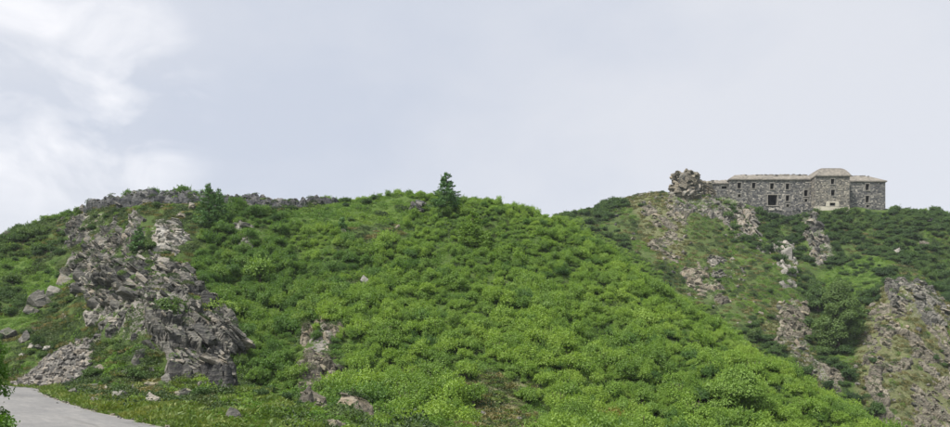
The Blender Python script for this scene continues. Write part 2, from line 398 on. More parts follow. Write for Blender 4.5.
def base_h(x, y):
    """smooth land form"""
    dx = np.maximum(np.maximum(-115 - x, x - 165), 0); dy = np.maximum(np.maximum(-30 - y, y - 245), 0)
    dout = np.hypot(dx, dy)
    cx, cy = np.clip(x, -115, 165), np.clip(y, -30, 245)
    f, b = tF(cx, cy), tB(cx, cy)
    f = np.where(cy > 118, np.minimum(f, 20 - (cy - 118) * 0.8), f)
    f = np.where(cx > 45, np.minimum(f, -10 - (cx - 45) * .5), f)
    b = np.where(cy < 96, np.minimum(b, -9 - (96 - cy) * .8), b)
    b = np.where(cx < 10, np.minimum(b, 22 + cx * .3), b)
    k = 2.5; h = np.clip(0.5 + 0.5 * (f - b) / k, 0, 1)
    z = b * (1 - h) + f * h + k * h * (1 - h)
    far = -22 + 9 * fbm(x / 300, y / 300, 91, 3)
    w = sstep(0, 160, dout)
    z = z * (1 - w) + far * w
    rd = road_dist(x, y)
    z = z * sstep(ROAD_W / 2 + .25, ROAD_W / 2 + 5.0, rd) + (-0.03) * (1 - sstep(ROAD_W / 2 + .25, ROAD_W / 2 + 5.0, rd))
    return z, rd
# fine grid in view, growing cells outside it
def axis(lo, hi, step, olo, ohi):
    a = list(np.arange(lo, hi + 1e-6, step)); s = step
    while a[0] > olo: s *= 1.25; a.insert(0, a[0] - s)
    s = step
    while a[-1] < ohi: s *= 1.25; a.append(a[-1] + s)
    return np.array(a)
gx = axis(-72, 122, 0.42, -900, 900)
gy = axis(2, 182, 0.42, -700, 1100)
GX, GY = np.meshgrid(gx, gy)
ZB, RD = base_h(GX, GY)
def bil(Z, x, y):
    x = np.asarray(x, float); y = np.asarray(y, float)
    i = np.clip(np.searchsorted(gx, x) - 1, 0, len(gx) - 2); j = np.clip(np.searchsorted(gy, y) - 1, 0, len(gy) - 2)
    fx = (x - gx[i]) / (gx[i + 1] - gx[i]); fy = (y - gy[j]) / (gy[j + 1] - gy[j])
    return (Z[j, i] * (1 - fx) + Z[j, i + 1] * fx) * (1 - fy) + (Z[j + 1, i] * (1 - fx) + Z[j + 1, i + 1] * fx) * fy
YS = np.arange(6, 200, 0.25)
def hit(u, v, Z=None):
    """where the sight line towards a photo pixel meets the land"""
    Z = ZB if Z is None else Z
    x = (u - U0) / FPX * YS; zr = CAMZ + (V0 - v) / FPX * YS
    d = bil(Z, x, YS) - zr
    k = np.nonzero(d >= 0)[0]
    i = k[0] if len(k) else int(np.argmax(d / YS))
    return x[i], YS[i]
def poly_w(pts): return np.array([hit(u, v) for u, v in pts])
def inside(poly, x, y):
    r = np.zeros(x.shape, bool); n = len(poly); j = n - 1
    for i in range(n):
        xi, yi = poly[i]; xj, yj = poly[j]
        c = ((yi > y) != (yj > y)) & (x < (xj - xi) * (y - yi) / (yj - yi + 1e-12) + xi)
        r ^= c; j = i
    return r

# ------------------------------------------------------------------ what grows where (outlines on the ground)
SHRUB, GRASS, HEATH, ROCK, ALP, HSHRUB, SCREE, VERGE, BROWN = range(9)
ZONES = [
    (HSHRUB, [(556, 209), (625, 192), (700, 196), (1000, 214), (1000, 470), (880, 432), (800, 374), (740, 338), (680, 293), (620, 248)]),
    (ALP, [(640, 205), (720, 215), (740, 240), (790, 275), (800, 300), (760, 330), (720, 325), (690, 300), (640, 262), (612, 215)]),
    (SCREE, [(614, 193), (668, 193), (690, 215), (682, 262), (655, 258), (640, 225)]),
    (SCREE, [(870, 305), (900, 280), (930, 286), (965, 320), (965, 440), (885, 440), (862, 400), (850, 365), (860, 335)]),
    (SCREE, [(775, 300), (800, 320), (815, 365), (840, 385), (825, 395), (780, 350), (765, 330)]),
    (GRASS, [(815, 270), (860, 255), (890, 262), (880, 290), (855, 310), (835, 300)]),
    (HEATH, [(-40, 232), (60, 212), (120, 200), (205, 205), (215, 232), (190, 262), (210, 305), (245, 345), (243, 372), (215, 404), (160, 422), (60, 398), (-40, 400)]),
    (GRASS, [(-40, 262), (70, 260), (74, 284), (48, 298), (30, 330), (-40, 340)]),
    (HSHRUB, [(-40, 234), (52, 226), (50, 252), (30, 262), (-40, 268)]),
    (HSHRUB, [(-40, 285), (24, 280), (28, 315), (-40, 330)]),
    (GRASS, [(215, 404), (243, 385), (305, 392), (310, 427), (240, 432), (170, 424)]),
    (HEATH, [(60, 200), (110, 192), (200, 196), (345, 205), (340, 214), (230, 212), (100, 214)]),
    (GRASS, [(270, 213), (345, 206), (410, 197), (425, 206), (402, 236), (350, 236), (300, 232)]),
    (HEATH, [(345, 232), (398, 226), (405, 240), (362, 250), (345, 246)]),
    (BROWN, [(480, 382), (522, 376), (535, 398), (530, 440), (455, 440), (470, 410)]),
    (HEATH, [(340, 278), (378, 278), (380, 292), (345, 292)]),
    (VERGE, [(48, 386), (84, 398), (165, 412), (255, 419), (300, 430), (300, 470), (150, 425), (90, 410), (60, 398)]),
]
ROCKZ = {   # bare rock: outline on the ground and how much of it is bare
    'crest': ([(84, 209), (100, 194), (128, 190), (152, 188), (196, 195), (232, 197), (262, 199), (308, 204), (340, 206), (318, 211), (240, 208), (150, 207)], .95),
    'upper': ([(52, 232), (90, 212), (128, 216), (150, 225), (140, 250), (118, 262), (105, 300), (76, 292), (70, 258)], .62),
    'main': ([(82, 312), (100, 285), (118, 258), (150, 280), (178, 288), (212, 308), (240, 333), (246, 352), (232, 376), (214, 394), (184, 398), (165, 372), (112, 352)], .86),
    'mid': ([(112, 228), (150, 226), (160, 256), (178, 268), (206, 306), (160, 292), (120, 266)], .45),
    'pale': ([(155, 233), (182, 232), (186, 254), (160, 254)], .95),
    'pale2': ([(236, 228), (252, 228), (254, 256), (238, 258)], .8),
    'rib': ([(304, 326), (318, 318), (340, 332), (336, 355), (328, 385), (332, 415), (322, 415), (298, 385), (300, 362)], .9),
    'foot': ([(345, 413), (388, 413), (392, 427), (345, 427)], .8),
    'knoll': ([(425, 199), (432, 207), (420, 212), (408, 206)], .5),
    'shade': ([(640, 200), (688, 198), (690, 222), (680, 262), (650, 252)], .5),
    'undert': ([(668, 196), (745, 204), (745, 235), (735, 240), (720, 218), (672, 216)], .75),
    'spire': ([(800, 216), (817, 216), (835, 258), (822, 268), (808, 262)], .85),
    'outc': ([(735, 212), (755, 212), (757, 236), (738, 238)], .7),
    'alpa': ([(682, 270), (700, 262), (735, 300), (722, 312), (690, 285)], .62),
    'alpb': ([(705, 250), (740, 262), (745, 280), (715, 278)], .55),
    'edge': ([(756, 238), (792, 246), (796, 290), (786, 295), (780, 262), (756, 252)], .6),
    'gully': ([(783, 300), (806, 305), (818, 362), (848, 378), (838, 392), (800, 365), (776, 340)], .8),
    'cap': ([(893, 284), (925, 284), (948, 318), (940, 330), (905, 318), (888, 305)], .7),
    'face': ([(866, 315), (905, 300), (955, 330), (955, 435), (890, 435), (862, 380)], .46),
}
ROCKP = {k: (poly_w(p), w) for k, (p, w) in ROCKZ.items()}
ZP = [(c, poly_w(p)) for c, p in ZONES]
def warp(x, y):
    return x + 1.3 * fbm(x / 3.0, y / 3.0, 5, 2), y + 1.6 * fbm(x / 3.0, y / 3.0, 15, 2)
def classify(x, y):
    wx, wy = warp(x, y)
    c = np.full(x.shape, SHRUB)
    for k, p in ZP: c[inside(p, wx, wy)] = k
    return c
def rockiness(x, y):
    wx, wy = x + .6 * fbm(x / 2.0, y / 2.0, 45, 2), y + .8 * fbm(x / 2.0, y / 2.0, 55, 2)
    r = np.zeros(x.shape)
    for p, w in ROCKP.values():
        r = np.maximum(r, np.where(inside(p, wx, wy), w, 0))
    return r
CLS = classify(GX, GY); RK = rockiness(GX, GY)
def blur(A, n=1):
    for _ in range(n):
        B = np.pad(A, 1, mode='edge'); A = (B[1:-1, 1:-1] * 2 + B[:-2, 1:-1] + B[2:, 1:-1] + B[1:-1, :-2] + B[1:-1, 2:]) / 6
    return A
RKs = blur(RK, 2)
RKs = np.maximum(RKs, blur((CLS == SCREE) * .42, 2))
# relief: rolling ground everywhere, broken ledges where the rock is bare
offroad = sstep(ROAD_W / 2 + .3, ROAD_W / 2 + 4, RD)
Z = ZB + (0.55 * fbm(GX / 9, GY / 9, 3, 3) + 0.16 * fbm(GX / 1.6, GY / 1.6, 8, 3)) * offroad
sx = (GX * .82 + GY * .30) / 1.5; sy = (GY * .9 - GX * .25) / 2.3
blk = hash2(np.floor(sx + .35 * fbm(GX / 2, GY / 2, 61, 2)), np.floor(sy + .35 * fbm(GX / 2, GY / 2, 71, 2)), 33)
blk2 = hash2(np.floor(sx * 2.3 + .4), np.floor(sy * 2.1 + .3), 37)
Z = Z + RKs * (0.25 * blk + 0.15 * blk2 + 0.5 * np.abs(fbm(GX / 3.5, GY / 3.5, 21, 3))) * offroad
def H(x, y): return bil(Z, x, y)

nyy, nxx = GX.shape
idx = np.arange(nxx * nyy).reshape(nyy, nxx)
quads = np.stack([idx[:-1, :-1], idx[:-1, 1:], idx[1:, 1:], idx[1:, :-1]], -1).reshape(-1, 4)
gm = mesh_np('hillside', np.stack([GX, GY, Z], -1).reshape(-1, 3), quads, M['ground'], True)
for nm, A in (('rock', RKs * .62), ('turf', blur(((CLS == GRASS) | (CLS == VERGE)) * .7 + (CLS == SHRUB) * .25, 3)), ('dry', blur((CLS == SCREE) * .5 + (CLS == ALP) * .08 + (CLS == BROWN) * .8 + (CLS == VERGE) * .2, 3))):
    gm.attributes.new(nm, 'FLOAT', 'POINT').data.foreach_set('value', A.ravel().astype(np.float32))
tag(obj('hillside', gm), 'steep green mountainside with rocky breaks under the fort', kind='structure')

# ------------------------------------------------------------------ road
m, nt, nd, lk, out = new_mat('worn_road')
geo = N(nt, 'ShaderNodeNewGeometry'); pw = geo.outputs['Position']
d1 = N(nt, 'ShaderNodeVectorMath', operation='DOT_PRODUCT'); d1.inputs[1].default_value = (.77, .64, 0); lk.new(pw, d1.inputs[0])
d2 = N(nt, 'ShaderNodeVectorMath', operation='DOT_PRODUCT'); d2.inputs[1].default_value = (-.64 * .22, .77 * .22, 0); lk.new(pw, d2.inputs[0])
cb = N(nt, 'ShaderNodeCombineXYZ'); lk.new(d1.outputs['Value'], cb.inputs[0]); lk.new(d2.outputs['Value'], cb.inputs[1]); pos = cb.outputs[0]
ae = N(nt, 'ShaderNodeAttribute', attribute_name='edge')
f1 = noise(nt, pos, 0.9, 6, 0.7); f2 = noise(nt, pos, 5, 6, 0.75); f3 = noise(nt, pos, 45, 3, 0.6)
c = ramp(nt, math_n(nt, 'ADD', math_n(nt, 'MULTIPLY', f1, .5), math_n(nt, 'MULTIPLY', f2, .5)), [(0.34, (0.145, 0.145, 0.147)), (0.5, (0.19, 0.188, 0.186)), (0.66, (0.255, 0.248, 0.238))])
vor = N(nt, 'ShaderNodeTexVoronoi', feature='DISTANCE_TO_EDGE'); vor.inputs['Scale'].default_value = 0.42
wv = N(nt, 'ShaderNodeVectorMath', operation='ADD'); nv = N(nt, 'ShaderNodeTexNoise'); nv.inputs['Scale'].default_value = 1.4; nv.inputs['Detail'].default_value = 5
lk.new(pos, nv.inputs['Vector']); lk.new(pos, wv.inputs[0]); lk.new(nv.outputs['Color'], wv.inputs[1]); lk.new(wv.outputs[0], vor.inputs['Vector'])
crack = ramp(nt, vor.outputs['Distance'], [(0.0, 1.0), (0.06, 0.0)])
crack = math_n(nt, 'MULTIPLY', crack, ramp(nt, noise(nt, pos, .22, 2), [(0.45, 0.0), (0.6, 0.75)]))
patch = ramp(nt, noise(nt, pos, 0.33, 3, 0.5, 0.6), [(0.58, 0.0), (0.63, 0.3)])
c = mix(nt, patch, c, (0.11, 0.11, 0.113))
c = mix(nt, crack, c, (0.08, 0.078, 0.075))
gr = ramp(nt, math_n(nt, 'ADD', ae.outputs['Fac'], math_n(nt, 'MULTIPLY', math_n(nt, 'SUBTRACT', noise(nt, pos, 2.2, 5, .65), .5), .9)), [(0.55, 0.0), (0.8, 0.85)])
c = mix(nt, gr, c, mix(nt, f2, (0.20, 0.18, 0.15), (0.38, 0.35, 0.30)))
principled(nt, out, c, 0.9, math_n(nt, 'ADD', f2, math_n(nt, 'MULTIPLY', f3, .6)), 0.6, 0.03, 0.25)
M['road'] = m
ts = np.linspace(-1, 1, 15)
nr = len(RC); RV = []; ED = []
for i in range(nr):
    for t in ts:
        w = ROAD_W / 2 + (.18 * math.sin(i * .37) + .12 * math.sin(i * 1.13 + 2)) * (abs(t) > .99) + .25 * (abs(t) > .99)
        x, y = RC[i] + nrm[i] * w * t
        z = 0.045 * (1 - t * t) + 0.012 + .02 * float(vnoise(np.array(x / 1.3), np.array(y / 1.3), 4))
        if abs(t) > .99: z = -0.10
        RV.append((x, y, z)); ED.append(max(0.0, (abs(t) - .62) / .38))
ri = np.arange(nr * 15).reshape(nr, 15)
rq = np.stack([ri[:-1, :-1], ri[1:, :-1], ri[1:, 1:], ri[:-1, 1:]], -1).reshape(-1, 4)
rq = rq[:, ::-1]
rm = mesh_np('road', RV, rq, M['road'], True)
rm.attributes.new('edge', 'FLOAT', 'POINT').data.foreach_set('value', np.array(ED, dtype=np.float32))
tag(obj('road', rm), 'pale worn single-lane mountain road with gravel edges', kind='structure')
#--SPLIT--
# ------------------------------------------------------------------ rocks
def hull_bm(pts):
    bm = bmesh.new()
    for p in pts: bm.verts.new(p)
    r = bmesh.ops.convex_hull(bm, input=bm.verts[:])
    bmesh.ops.delete(bm, geom=[v for v in bm.verts if not v.link_faces], context='VERTS')
    return bm
def rock_points(r, ax=(1, .62, .34), n=14):
    """corners of a broken slab: a box whose corners are knocked about and partly cut off"""
    P = []
    for sx_ in (-1, 1):
        for sy_ in (-1, 1):
            for sz_ in (-1, 1):
                k = r.uniform(.45, 1.0, 3)
                P.append((sx_ * ax[0] * k[0], sy_ * ax[1] * k[1], sz_ * ax[2] * (.75 + .25 * k[2])))
    for _ in range(n - 8):
        d = r.normal(size=3); d /= np.linalg.norm(d)
        P.append(tuple(d * np.array(ax) * r.uniform(.85, 1.12)))
    return np.array(P) * .5
def slab_mesh(seed, layered, mat=None):
    r = np.random.default_rng(seed); bm = bmesh.new()
    layers = int(r.integers(3, 6)) if layered else int(r.integers(1, 4))
    z = -.24
    for i in range(layers):
        if layered:
            th = r.uniform(.07, .18); s = r.uniform(.6, 1.05)
            P = rock_points(r, (s, s * r.uniform(.5, .85), th), 13)
            P[:, 2] += z + th / 2; P[:, :2] += r.normal(0, .09, 2); z += th * .9
        else:
            s = (1.0, .55, .42)[i]
            P = rock_points(r, (s, s * r.uniform(.6, .9), s * r.uniform(.35, .55)), 17)
            if i: P += np.array([r.uniform(-.35, .35), r.uniform(-.28, .28), r.uniform(-.05, .18)])
        a = r.normal(0, .14, 2); P[:, 2] += P[:, 0] * a[0] + P[:, 1] * a[1]
        b = hull_bm(P)
        bmesh.ops.dissolve_limit(b, angle_limit=.12, verts=b.verts[:], edges=b.edges[:])
        bmesh.ops.triangulate(b, faces=b.faces[:])
        bmesh.ops.subdivide_edges(b, edges=[e for e in b.edges if e.calc_length() > .22], cuts=1, use_grid_fill=False)
        bmesh.ops.triangulate(b, faces=b.faces[:])
        for v in b.verts:
            n_ = r.normal(0, .022, 3); v.co += Vector(n_)
        tmp = bpy.data.meshes.new('t'); b.to_mesh(tmp); b.free(); bm.from_mesh(tmp); bpy.data.meshes.remove(tmp)
    return mesh_bm('rock_slab', bm, mat)
PLAIN = [slab_mesh(100 + i, False) for i in range(14)]
LAYER = [slab_mesh(200 + i, True) for i in range(10)]
ROCKSET = {}
def rockset(mat):
    if mat not in ROCKSET:
        L = []
        for me in PLAIN + LAYER:
            c = me.copy(); c.name = 'rock_' + mat; c.materials.clear(); c.materials.append(M[mat]); L.append(c)
        ROCKSET[mat] = L
    return ROCKSET[mat]
def tri_arrays(me):
    n = len(me.vertices); v = np.empty(n * 3, np.float32); me.vertices.foreach_get('co', v)
    me.calc_loop_triangles(); t = np.empty(len(me.loop_triangles) * 3, np.int32); me.loop_triangles.foreach_get('vertices', t)
    return v.reshape(-1, 3), t.reshape(-1, 3)
TRI = [tri_arrays(m_) for m_ in PLAIN + LAYER]
def strata(r, dip=34, tilt=-22, jit=13, yaw=None):
    e = Euler((math.radians(tilt + r.normal(0, jit)), math.radians(dip + r.normal(0, jit)), 0)).to_matrix()
    y = Euler((0, 0, r.uniform(-.5, .5) if yaw is None else yaw)).to_matrix()
    return e @ y
class Stones:
    """many small stones joined into one mesh"""
    def __init__(s): s.v = []; s.f = []; s.n = 0
    def add(s, k, mat3, scl, loc):
        v, t = TRI[k]; R = np.array(mat3) * np.array(scl)[None, :]
        w = v @ R.T + np.array(loc); s.v.append(w); s.f.append(t + s.n); s.n += len(w)
    def build(s, name, mat, parent):
        if not s.v: return None
        o = obj(name, mesh_np(name, np.concatenate(s.v), np.concatenate(s.f), M[mat]), parent); o['kind'] = 'stuff'; return o
def put_rock(parent, mat, k, R, scl, loc, name='rock'):
    o = bpy.data.objects.new(name, rockset(mat)[k])
    mw = Matrix.Translation(Vector(loc)) @ R.to_4x4() @ Matrix.Diagonal((*scl, 1))
    o.matrix_local = Matrix.Translation(-parent.location) @ mw
    return link(o, parent)
def sample_poly(P, n, r):
    lo, hi = P.min(0), P.max(0); out = []
    while len(out) < n:
        q = r.uniform(lo, hi, (n * 4, 2)); q = q[inside(P, q[:, 0], q[:, 1])]; out += q.tolist()
        if len(q) == 0: break
    return np.array(out[:n])
def facets(x, y, size, seed, amp, tilt, el=1.7, crack=.0, tone=False):
    """broken rock surface: cells, each at its own height and slope, elongated along the beds, with open joints between"""
    a = (x * .80 - y * .60) / (size * el); b = (x * .60 + y * .80) / size
    ia, ib = np.floor(a), np.floor(b); best = np.full(x.shape, 1e9); nxt = best.copy(); h = np.zeros(x.shape); cell = h.copy()
    for da in (-1, 0, 1):
        for db in (-1, 0, 1):
            ca, cb = ia + da, ib + db
            fa = ca + .5 + .46 * hash2(ca, cb, seed); fb = cb + .5 + .46 * hash2(ca, cb, seed + 1)
            d = (a - fa) ** 2 + (b - fb) ** 2; m_ = d < best
            v = amp * hash2(ca, cb, seed + 2) + tilt * size * ((a - fa) * el * hash2(ca, cb, seed + 3) + (b - fb) * (hash2(ca, cb, seed + 4) - .1))
            nxt = np.where(m_, best, np.minimum(nxt, d)); best = np.where(m_, d, best); h = np.where(m_, v, h); cell = np.where(m_, hash2(ca, cb, seed + 7), cell)
    jt = np.clip(1 - (np.sqrt(nxt) - np.sqrt(best)) / .14, 0, 1)
    return (h - crack * jt) if not tone else (h - crack * jt, cell)
PATCH = []           # where bare rock really shows
LEDGES = []          # flat spots on the rock where plants hold on
def rock_face(root, zone, mat, step, amp, gap, seed, lift):
    P = ROCKP[zone][0]; lo, hi = P.min(0) - 1.5, P.max(0) + 1.5
    xs, ys = np.arange(lo[0], hi[0], step), np.arange(lo[1], hi[1], step); X, Y = np.meshgrid(xs, ys)
    jx, jy = X + .25 * step * hash2(X * 97, Y * 53, 3), Y + .25 * step * hash2(X * 31, Y * 71, 5)
    wx, wy = jx + .8 * fbm(jx / 2.0, jy / 2.0, 45, 3), jy + 1.0 * fbm(jx / 2.0, jy / 2.0, 55, 3)
    m_ = blur(inside(P, wx, wy).astype(float), max(2, int(.7 / step)))
    g = sstep(gap - .14, gap + .14, .5 + .5 * fbm(jx / 2.6, jy / 2.0, seed + 400, 4))
    me_ = m_ * g; PATCH.append((xs, ys, me_))
    q1 = facets(jx + .3 * fbm(jx, jy, 9, 2), jy + .3 * fbm(jx, jy, 19, 2), 2.3, seed, .5, .26, 2.2, .6)
    q2, t2 = facets(jx + .12 * fbm(jx * 2, jy * 2, 29, 2), jy, .85, seed + 10, .30, .42, 2.8, .5, True); q3, t3 = facets(jx, jy, .40, seed + 20, .10, .40, 2.6, .12, True)
    q = q1 + q2 + q3
    e = 1.6; nx_ = -(bil(ZB, jx + e, jy) - bil(ZB, jx - e, jy)) / (2 * e); ny_ = -(bil(ZB, jx, jy + e) - bil(ZB, jx, jy - e)) / (2 * e)
    ln = np.sqrt(nx_ ** 2 + ny_ ** 2 + 1); dn = me_ * (amp * q + lift * .6) + (me_ - .42) * .6
    z = H(jx, jy) + dn / ln * 1.1
    jx = jx + dn * nx_ / ln; jy = jy + dn * ny_ / ln
    n = X.size; ii = np.arange(n).reshape(X.shape); qd = np.stack([ii[:-1, :-1], ii[:-1, 1:], ii[1:, 1:], ii[1:, :-1]], -1).reshape(-1, 4)
    keep = (me_ > .18).ravel()[qd].any(1); qd = qd[keep]; used = np.unique(qd); mp_ = np.full(n, -1); mp_[used] = np.arange(len(used))
    V = np.stack([jx, jy, z], -1).reshape(-1, 3)
    comp = np.full(n, -1); adj = {}
    lab = np.arange(n)
    for _ in range(400):                              # spread the lowest label over touching faces
        lo_ = lab[qd].min(1); new = lab.copy(); np.minimum.at(new, qd.ravel(), np.repeat(lo_, 4))
        new = new[new]
        if (new == lab).all(): break
        lab = new
    fl_ = lab[qd[:, 0]]; tone = t2 * .62 + t3 * .38
    for cid, cnt in zip(*np.unique(fl_, return_counts=True)):
        if cnt < 60: continue
        q_ = qd[fl_ == cid]; us = np.unique(q_); mp_[us] = np.arange(len(us))
        o = obj('rock_face', mesh_np('rock_face', V[us] - np.array(root.location), mp_[q_], M[mat]), root)
        o.data.attributes.new('tone', 'FLOAT', 'POINT').data.foreach_set('value', tone.ravel()[us].astype(np.float32))
    up = (me_ > .55).ravel(); spots = V[up]
    gz = np.hypot(*np.gradient(z, step)); fl = ((me_ > .45) & (gz < .75)).ravel(); LEDGES.append(V[fl])
    return spots
def rockcover(x, y):
    r_ = np.zeros(x.shape)
    for xs, ys, A in PATCH:
        k_ = (x > xs[0]) & (x < xs[-1]) & (y > ys[0]) & (y < ys[-1])
        if not k_.any(): continue
        i = np.clip(((x[k_] - xs[0]) / (xs[1] - xs[0])).astype(int), 0, len(xs) - 1); j = np.clip(((y[k_] - ys[0]) / (ys[1] - ys[0])).astype(int), 0, len(ys) - 1)
        r_[k_] = np.maximum(r_[k_], A[j, i])
    return np.clip((r_ - .2) * 3, 0, 1)
def outcrop(zone, label, mat, n, smin, smax, dip=34, tilt=-22, embed=.28, small=0, flat=1.0, seed=0, cap=300, power=2.0, step=.16, amp=1.0, gap=.36, lift=.45):
    r = np.random.default_rng(seed + 900); P = ROCKP[zone][0]; c = P.mean(0)
    root = empty('rock_outcrop', (c[0], c[1], float(H(c[0], c[1])))); tag(root, label, 'rock outcrop')
    spots = rock_face(root, zone, mat, step, amp, gap, seed * 37, lift); RL = np.array(root.location)
    st = Stones(); made = 0; pick = spots[r.integers(0, len(spots), n + small)]
    sz = np.sort(smin + (smax - smin) * r.random(n) ** power)[::-1]
    for (x, y, z), L in zip(pick[:n], sz):
        k = int(r.integers(0, len(TRI))); R = strata(r, dip, tilt, 8)
        loc = (x, y, z + L * (.17 - embed) * r.uniform(.5, 1.3))
        scl = (L * r.uniform(.9, 1.4), L * r.uniform(.7, 1.1), L * r.uniform(.45, 1.2) * flat)
        if L * FPX / y > 8 and made < cap: put_rock(root, mat, k, R, scl, loc); made += 1
        else: st.add(k, R, scl, np.array(loc) - RL)
    for x, y, z in pick[n:]:
        L = r.uniform(.15, smin); k = int(r.integers(0, 14))
        st.add(k, strata(r, dip, tilt, 18), (L, L, L * flat), np.array((x, y, z + .03)) - RL)
    st.build('small_stones', mat, root)
    return root
outcrop('crest', 'long dark jagged rock band along the left skyline', 'rock_dark', 60, .6, 1.5, 38, -15, .3, 120, seed=1, step=.2, amp=0.42, gap=0.12, lift=0.55)
outcrop('upper', 'broken grey rock rib running down below the dark skyline band', 'rock', 120, .5, 1.8, 40, -25, .3, 220, seed=2, gap=0.3, amp=0.7, lift=0.25)
outcrop('main', 'large grey cliff of tilted slabs above the road', 'rock', 240, .5, 2.0, 34, -28, .24, 320, seed=23, power=2.2, step=0.11, amp=1.0, gap=0.36, lift=0.35)
outcrop('mid', 'grassy slope strewn with tilted slabs between the rock rib and the pale patch', 'rock', 70, .4, 1.4, 38, -25, .26, 200, seed=19, gap=0.48, amp=.6, lift=.1)
outcrop('pale', 'pale bare rock patch below the left skyline, beside the dark conifers', 'rock_pale', 14, .5, 1.3, 20, -40, .3, 40, seed=4, gap=.2, amp=0.3, lift=0.0)
outcrop('pale2', 'small pale rock face among bushes right of the twin conifers', 'rock_pale', 10, .5, 1.3, 25, -40, .3, 25, seed=5, gap=0.4, amp=0.3, lift=0.0)
outcrop('rib', 'narrow brownish rock rib standing out of the middle thicket', 'rock_warm', 55, .35, 1.2, 30, -30, .26, 160, seed=6, step=.11, amp=0.7, gap=0.3, lift=0.4)
outcrop('foot', 'low rock ledge at the foot of the middle slope, bottom edge', 'rock_warm', 10, .25, .5, 20, -30, .3, 40, seed=7, step=.1, amp=0.25, gap=0.5, lift=0.0)
outcrop('knoll', 'small grey rocks on the crest left of the lone conifer', 'rock_dark', 10, .6, 1.3, 30, -20, .2, 20, seed=8, amp=0.4, gap=.45, lift=0.1)
outcrop('shade', 'weathered rock slope running down below the saddle left of the fort', 'rock_warm', 60, .6, 1.8, 30, -25, .34, 120, seed=9, step=.24, amp=0.5, gap=0.46, lift=0.0)
outcrop('undert', 'rugged ledges under the fort and its rock tower', 'rock', 36, .7, 1.8, 25, -20, .28, 60, seed=10, step=.22, amp=0.6, gap=0.55, lift=0.05)
outcrop('spire', 'pale cracked crag dropping from the foot of the fort tower', 'rock', 40, .8, 2.4, 55, -20, .26, 60, seed=11, step=.2, amp=0.7, gap=0.32, lift=0.4)
outcrop('outc', 'short grey crag below the left wing of the fort', 'rock', 24, .8, 2.2, 50, -20, .24, 30, seed=12, step=.2, amp=0.8, gap=0.4, lift=0.4)
outcrop('alpa', 'tan rock steps beside the edge of the bright thicket', 'rock_warm', 36, .6, 1.8, 22, -20, .28, 60, seed=13, step=.2, gap=0.44, amp=0.5, lift=0.05)
outcrop('alpb', 'grey rock ledges on the grassy slope below the fort', 'rock', 26, .6, 1.7, 18, -20, .28, 40, seed=14, step=.2, gap=0.6, amp=0.5, lift=0.05)
outcrop('edge', 'line of pale rock teeth descending the grassy slope', 'rock_pale', 22, .7, 2.2, 60, -10, .24, 20, seed=15, step=.2, gap=0.5, amp=0.6, lift=0.1)
outcrop('gully', 'pinkish broken rocks beside the tall dark tree', 'rock_warm', 55, .5, 1.9, 48, -22, .24, 90, seed=16, step=.18, gap=0.36, amp=0.7, lift=0.3)
outcrop('cap', 'dark cracked crag on top of the tan rock face, far right', 'rock', 50, .6, 2.0, 42, -20, .26, 80, seed=17, step=.18, gap=0.38, amp=0.7, lift=0.2)
outcrop('face', 'broad tan scree face at the lower right edge', 'rock_warm', 110, .4, 1.4, 42, -28, .34, 360, seed=18, step=.2, gap=0.48, amp=0.5, lift=0.1)

# single boulders lying on the slopes
BOULD = [
    (38, 306, 2.3, 'rock_pale', 'pale pointed boulder on the green left slope'),
    (31, 313, 1.3, 'rock', 'grey boulder just below the pale pointed boulder'),
    (53, 296, 1.5, 'rock_pale', 'light boulder at the left foot of the rock rib'),
    (66, 284, 1.7, 'rock', 'upright grey slab beside the rock rib, left slope'),
    (8, 338, 1.5, 'rock', 'grey slab lying in grass at the left picture edge'),
    (26, 340, 1.1, 'rock', 'low grey stone in grass right of the edge slab'),
    (32, 349, .7, 'rock_pale', 'small white stone above the rubble heap'),
    (47, 351, .7, 'rock_pale', 'small pale stone higher up behind the rubble heap'),
    (22, 357, .6, 'rock_pale', 'whitish stone behind the left end of the rubble heap'),
    (95, 328, 1.1, 'rock_pale', 'pale boulder in dark heath left of the big cliff'),
    (101, 371, .9, 'rock', 'grey stone in the dark heath between road and cliff'),
    (125, 375, .55, 'rock_pale', 'small white stone in dark heath below the cliff'),
    (107, 391, .45, 'rock_pale', 'small white stone above the road verge'),
    (118, 399, .6, 'rock_pale', 'pale flat stone in the verge beside the road'),
    (153, 404, .62, 'rock_pale', 'pale block standing in the verge right of the road'),
    (167, 382, .6, 'rock_pale', 'small light stone below the lowest cliff slabs'),
    (232, 421, .5, 'rock', 'little grey stone at the end of the grass verge'),
    (365, 283, 1.1, 'rock_pale', 'lone white rock showing through the middle thicket'),
    (335, 286, .8, 'rock', 'small grey rock in the thicket left of the white rock'),
    (462, 387, .5, 'rock', 'grey rock in a gap of the lower thicket'),
    (483, 415, .5, 'rock', 'grey rock at the bottom edge in brown heath'),
    (519, 421, .45, 'rock', 'pale grey rock right of the brown heath, bottom edge'),
    (786, 258, 3.2, 'rock_pale', 'tall pale rock tooth on the slope below the fort gate'),
    (898, 255, 2.2, 'rock_pale', 'pale rock above the tan face, right side'),
    (930, 222, 1.6, 'rock', 'grey rock in brush on the right skyline slope'),
    (925, 246, 1.9, 'rock_warm', 'tan rock in brush near the right edge'),
]
r = np.random.default_rng(77)
for i, (u, v, L, mt, lab) in enumerate(BOULD):
    x, y = hit(u, v, Z); k = int(r.integers(0, 14))
    o = bpy.data.objects.new('boulder', rockset(mt)[k])
    o.location = (x, y, float(H(x, y)) + L * .13); o.rotation_euler = strata(r, 25, -30, 14).to_euler()
    o.scale = (L, L * .9, L * 1.5); link(o)
    if u == 786: o.scale = (L, L * .7, L * 1.3); o.rotation_euler = (0, math.radians(75), .2)
    tag(o, lab, 'boulder')

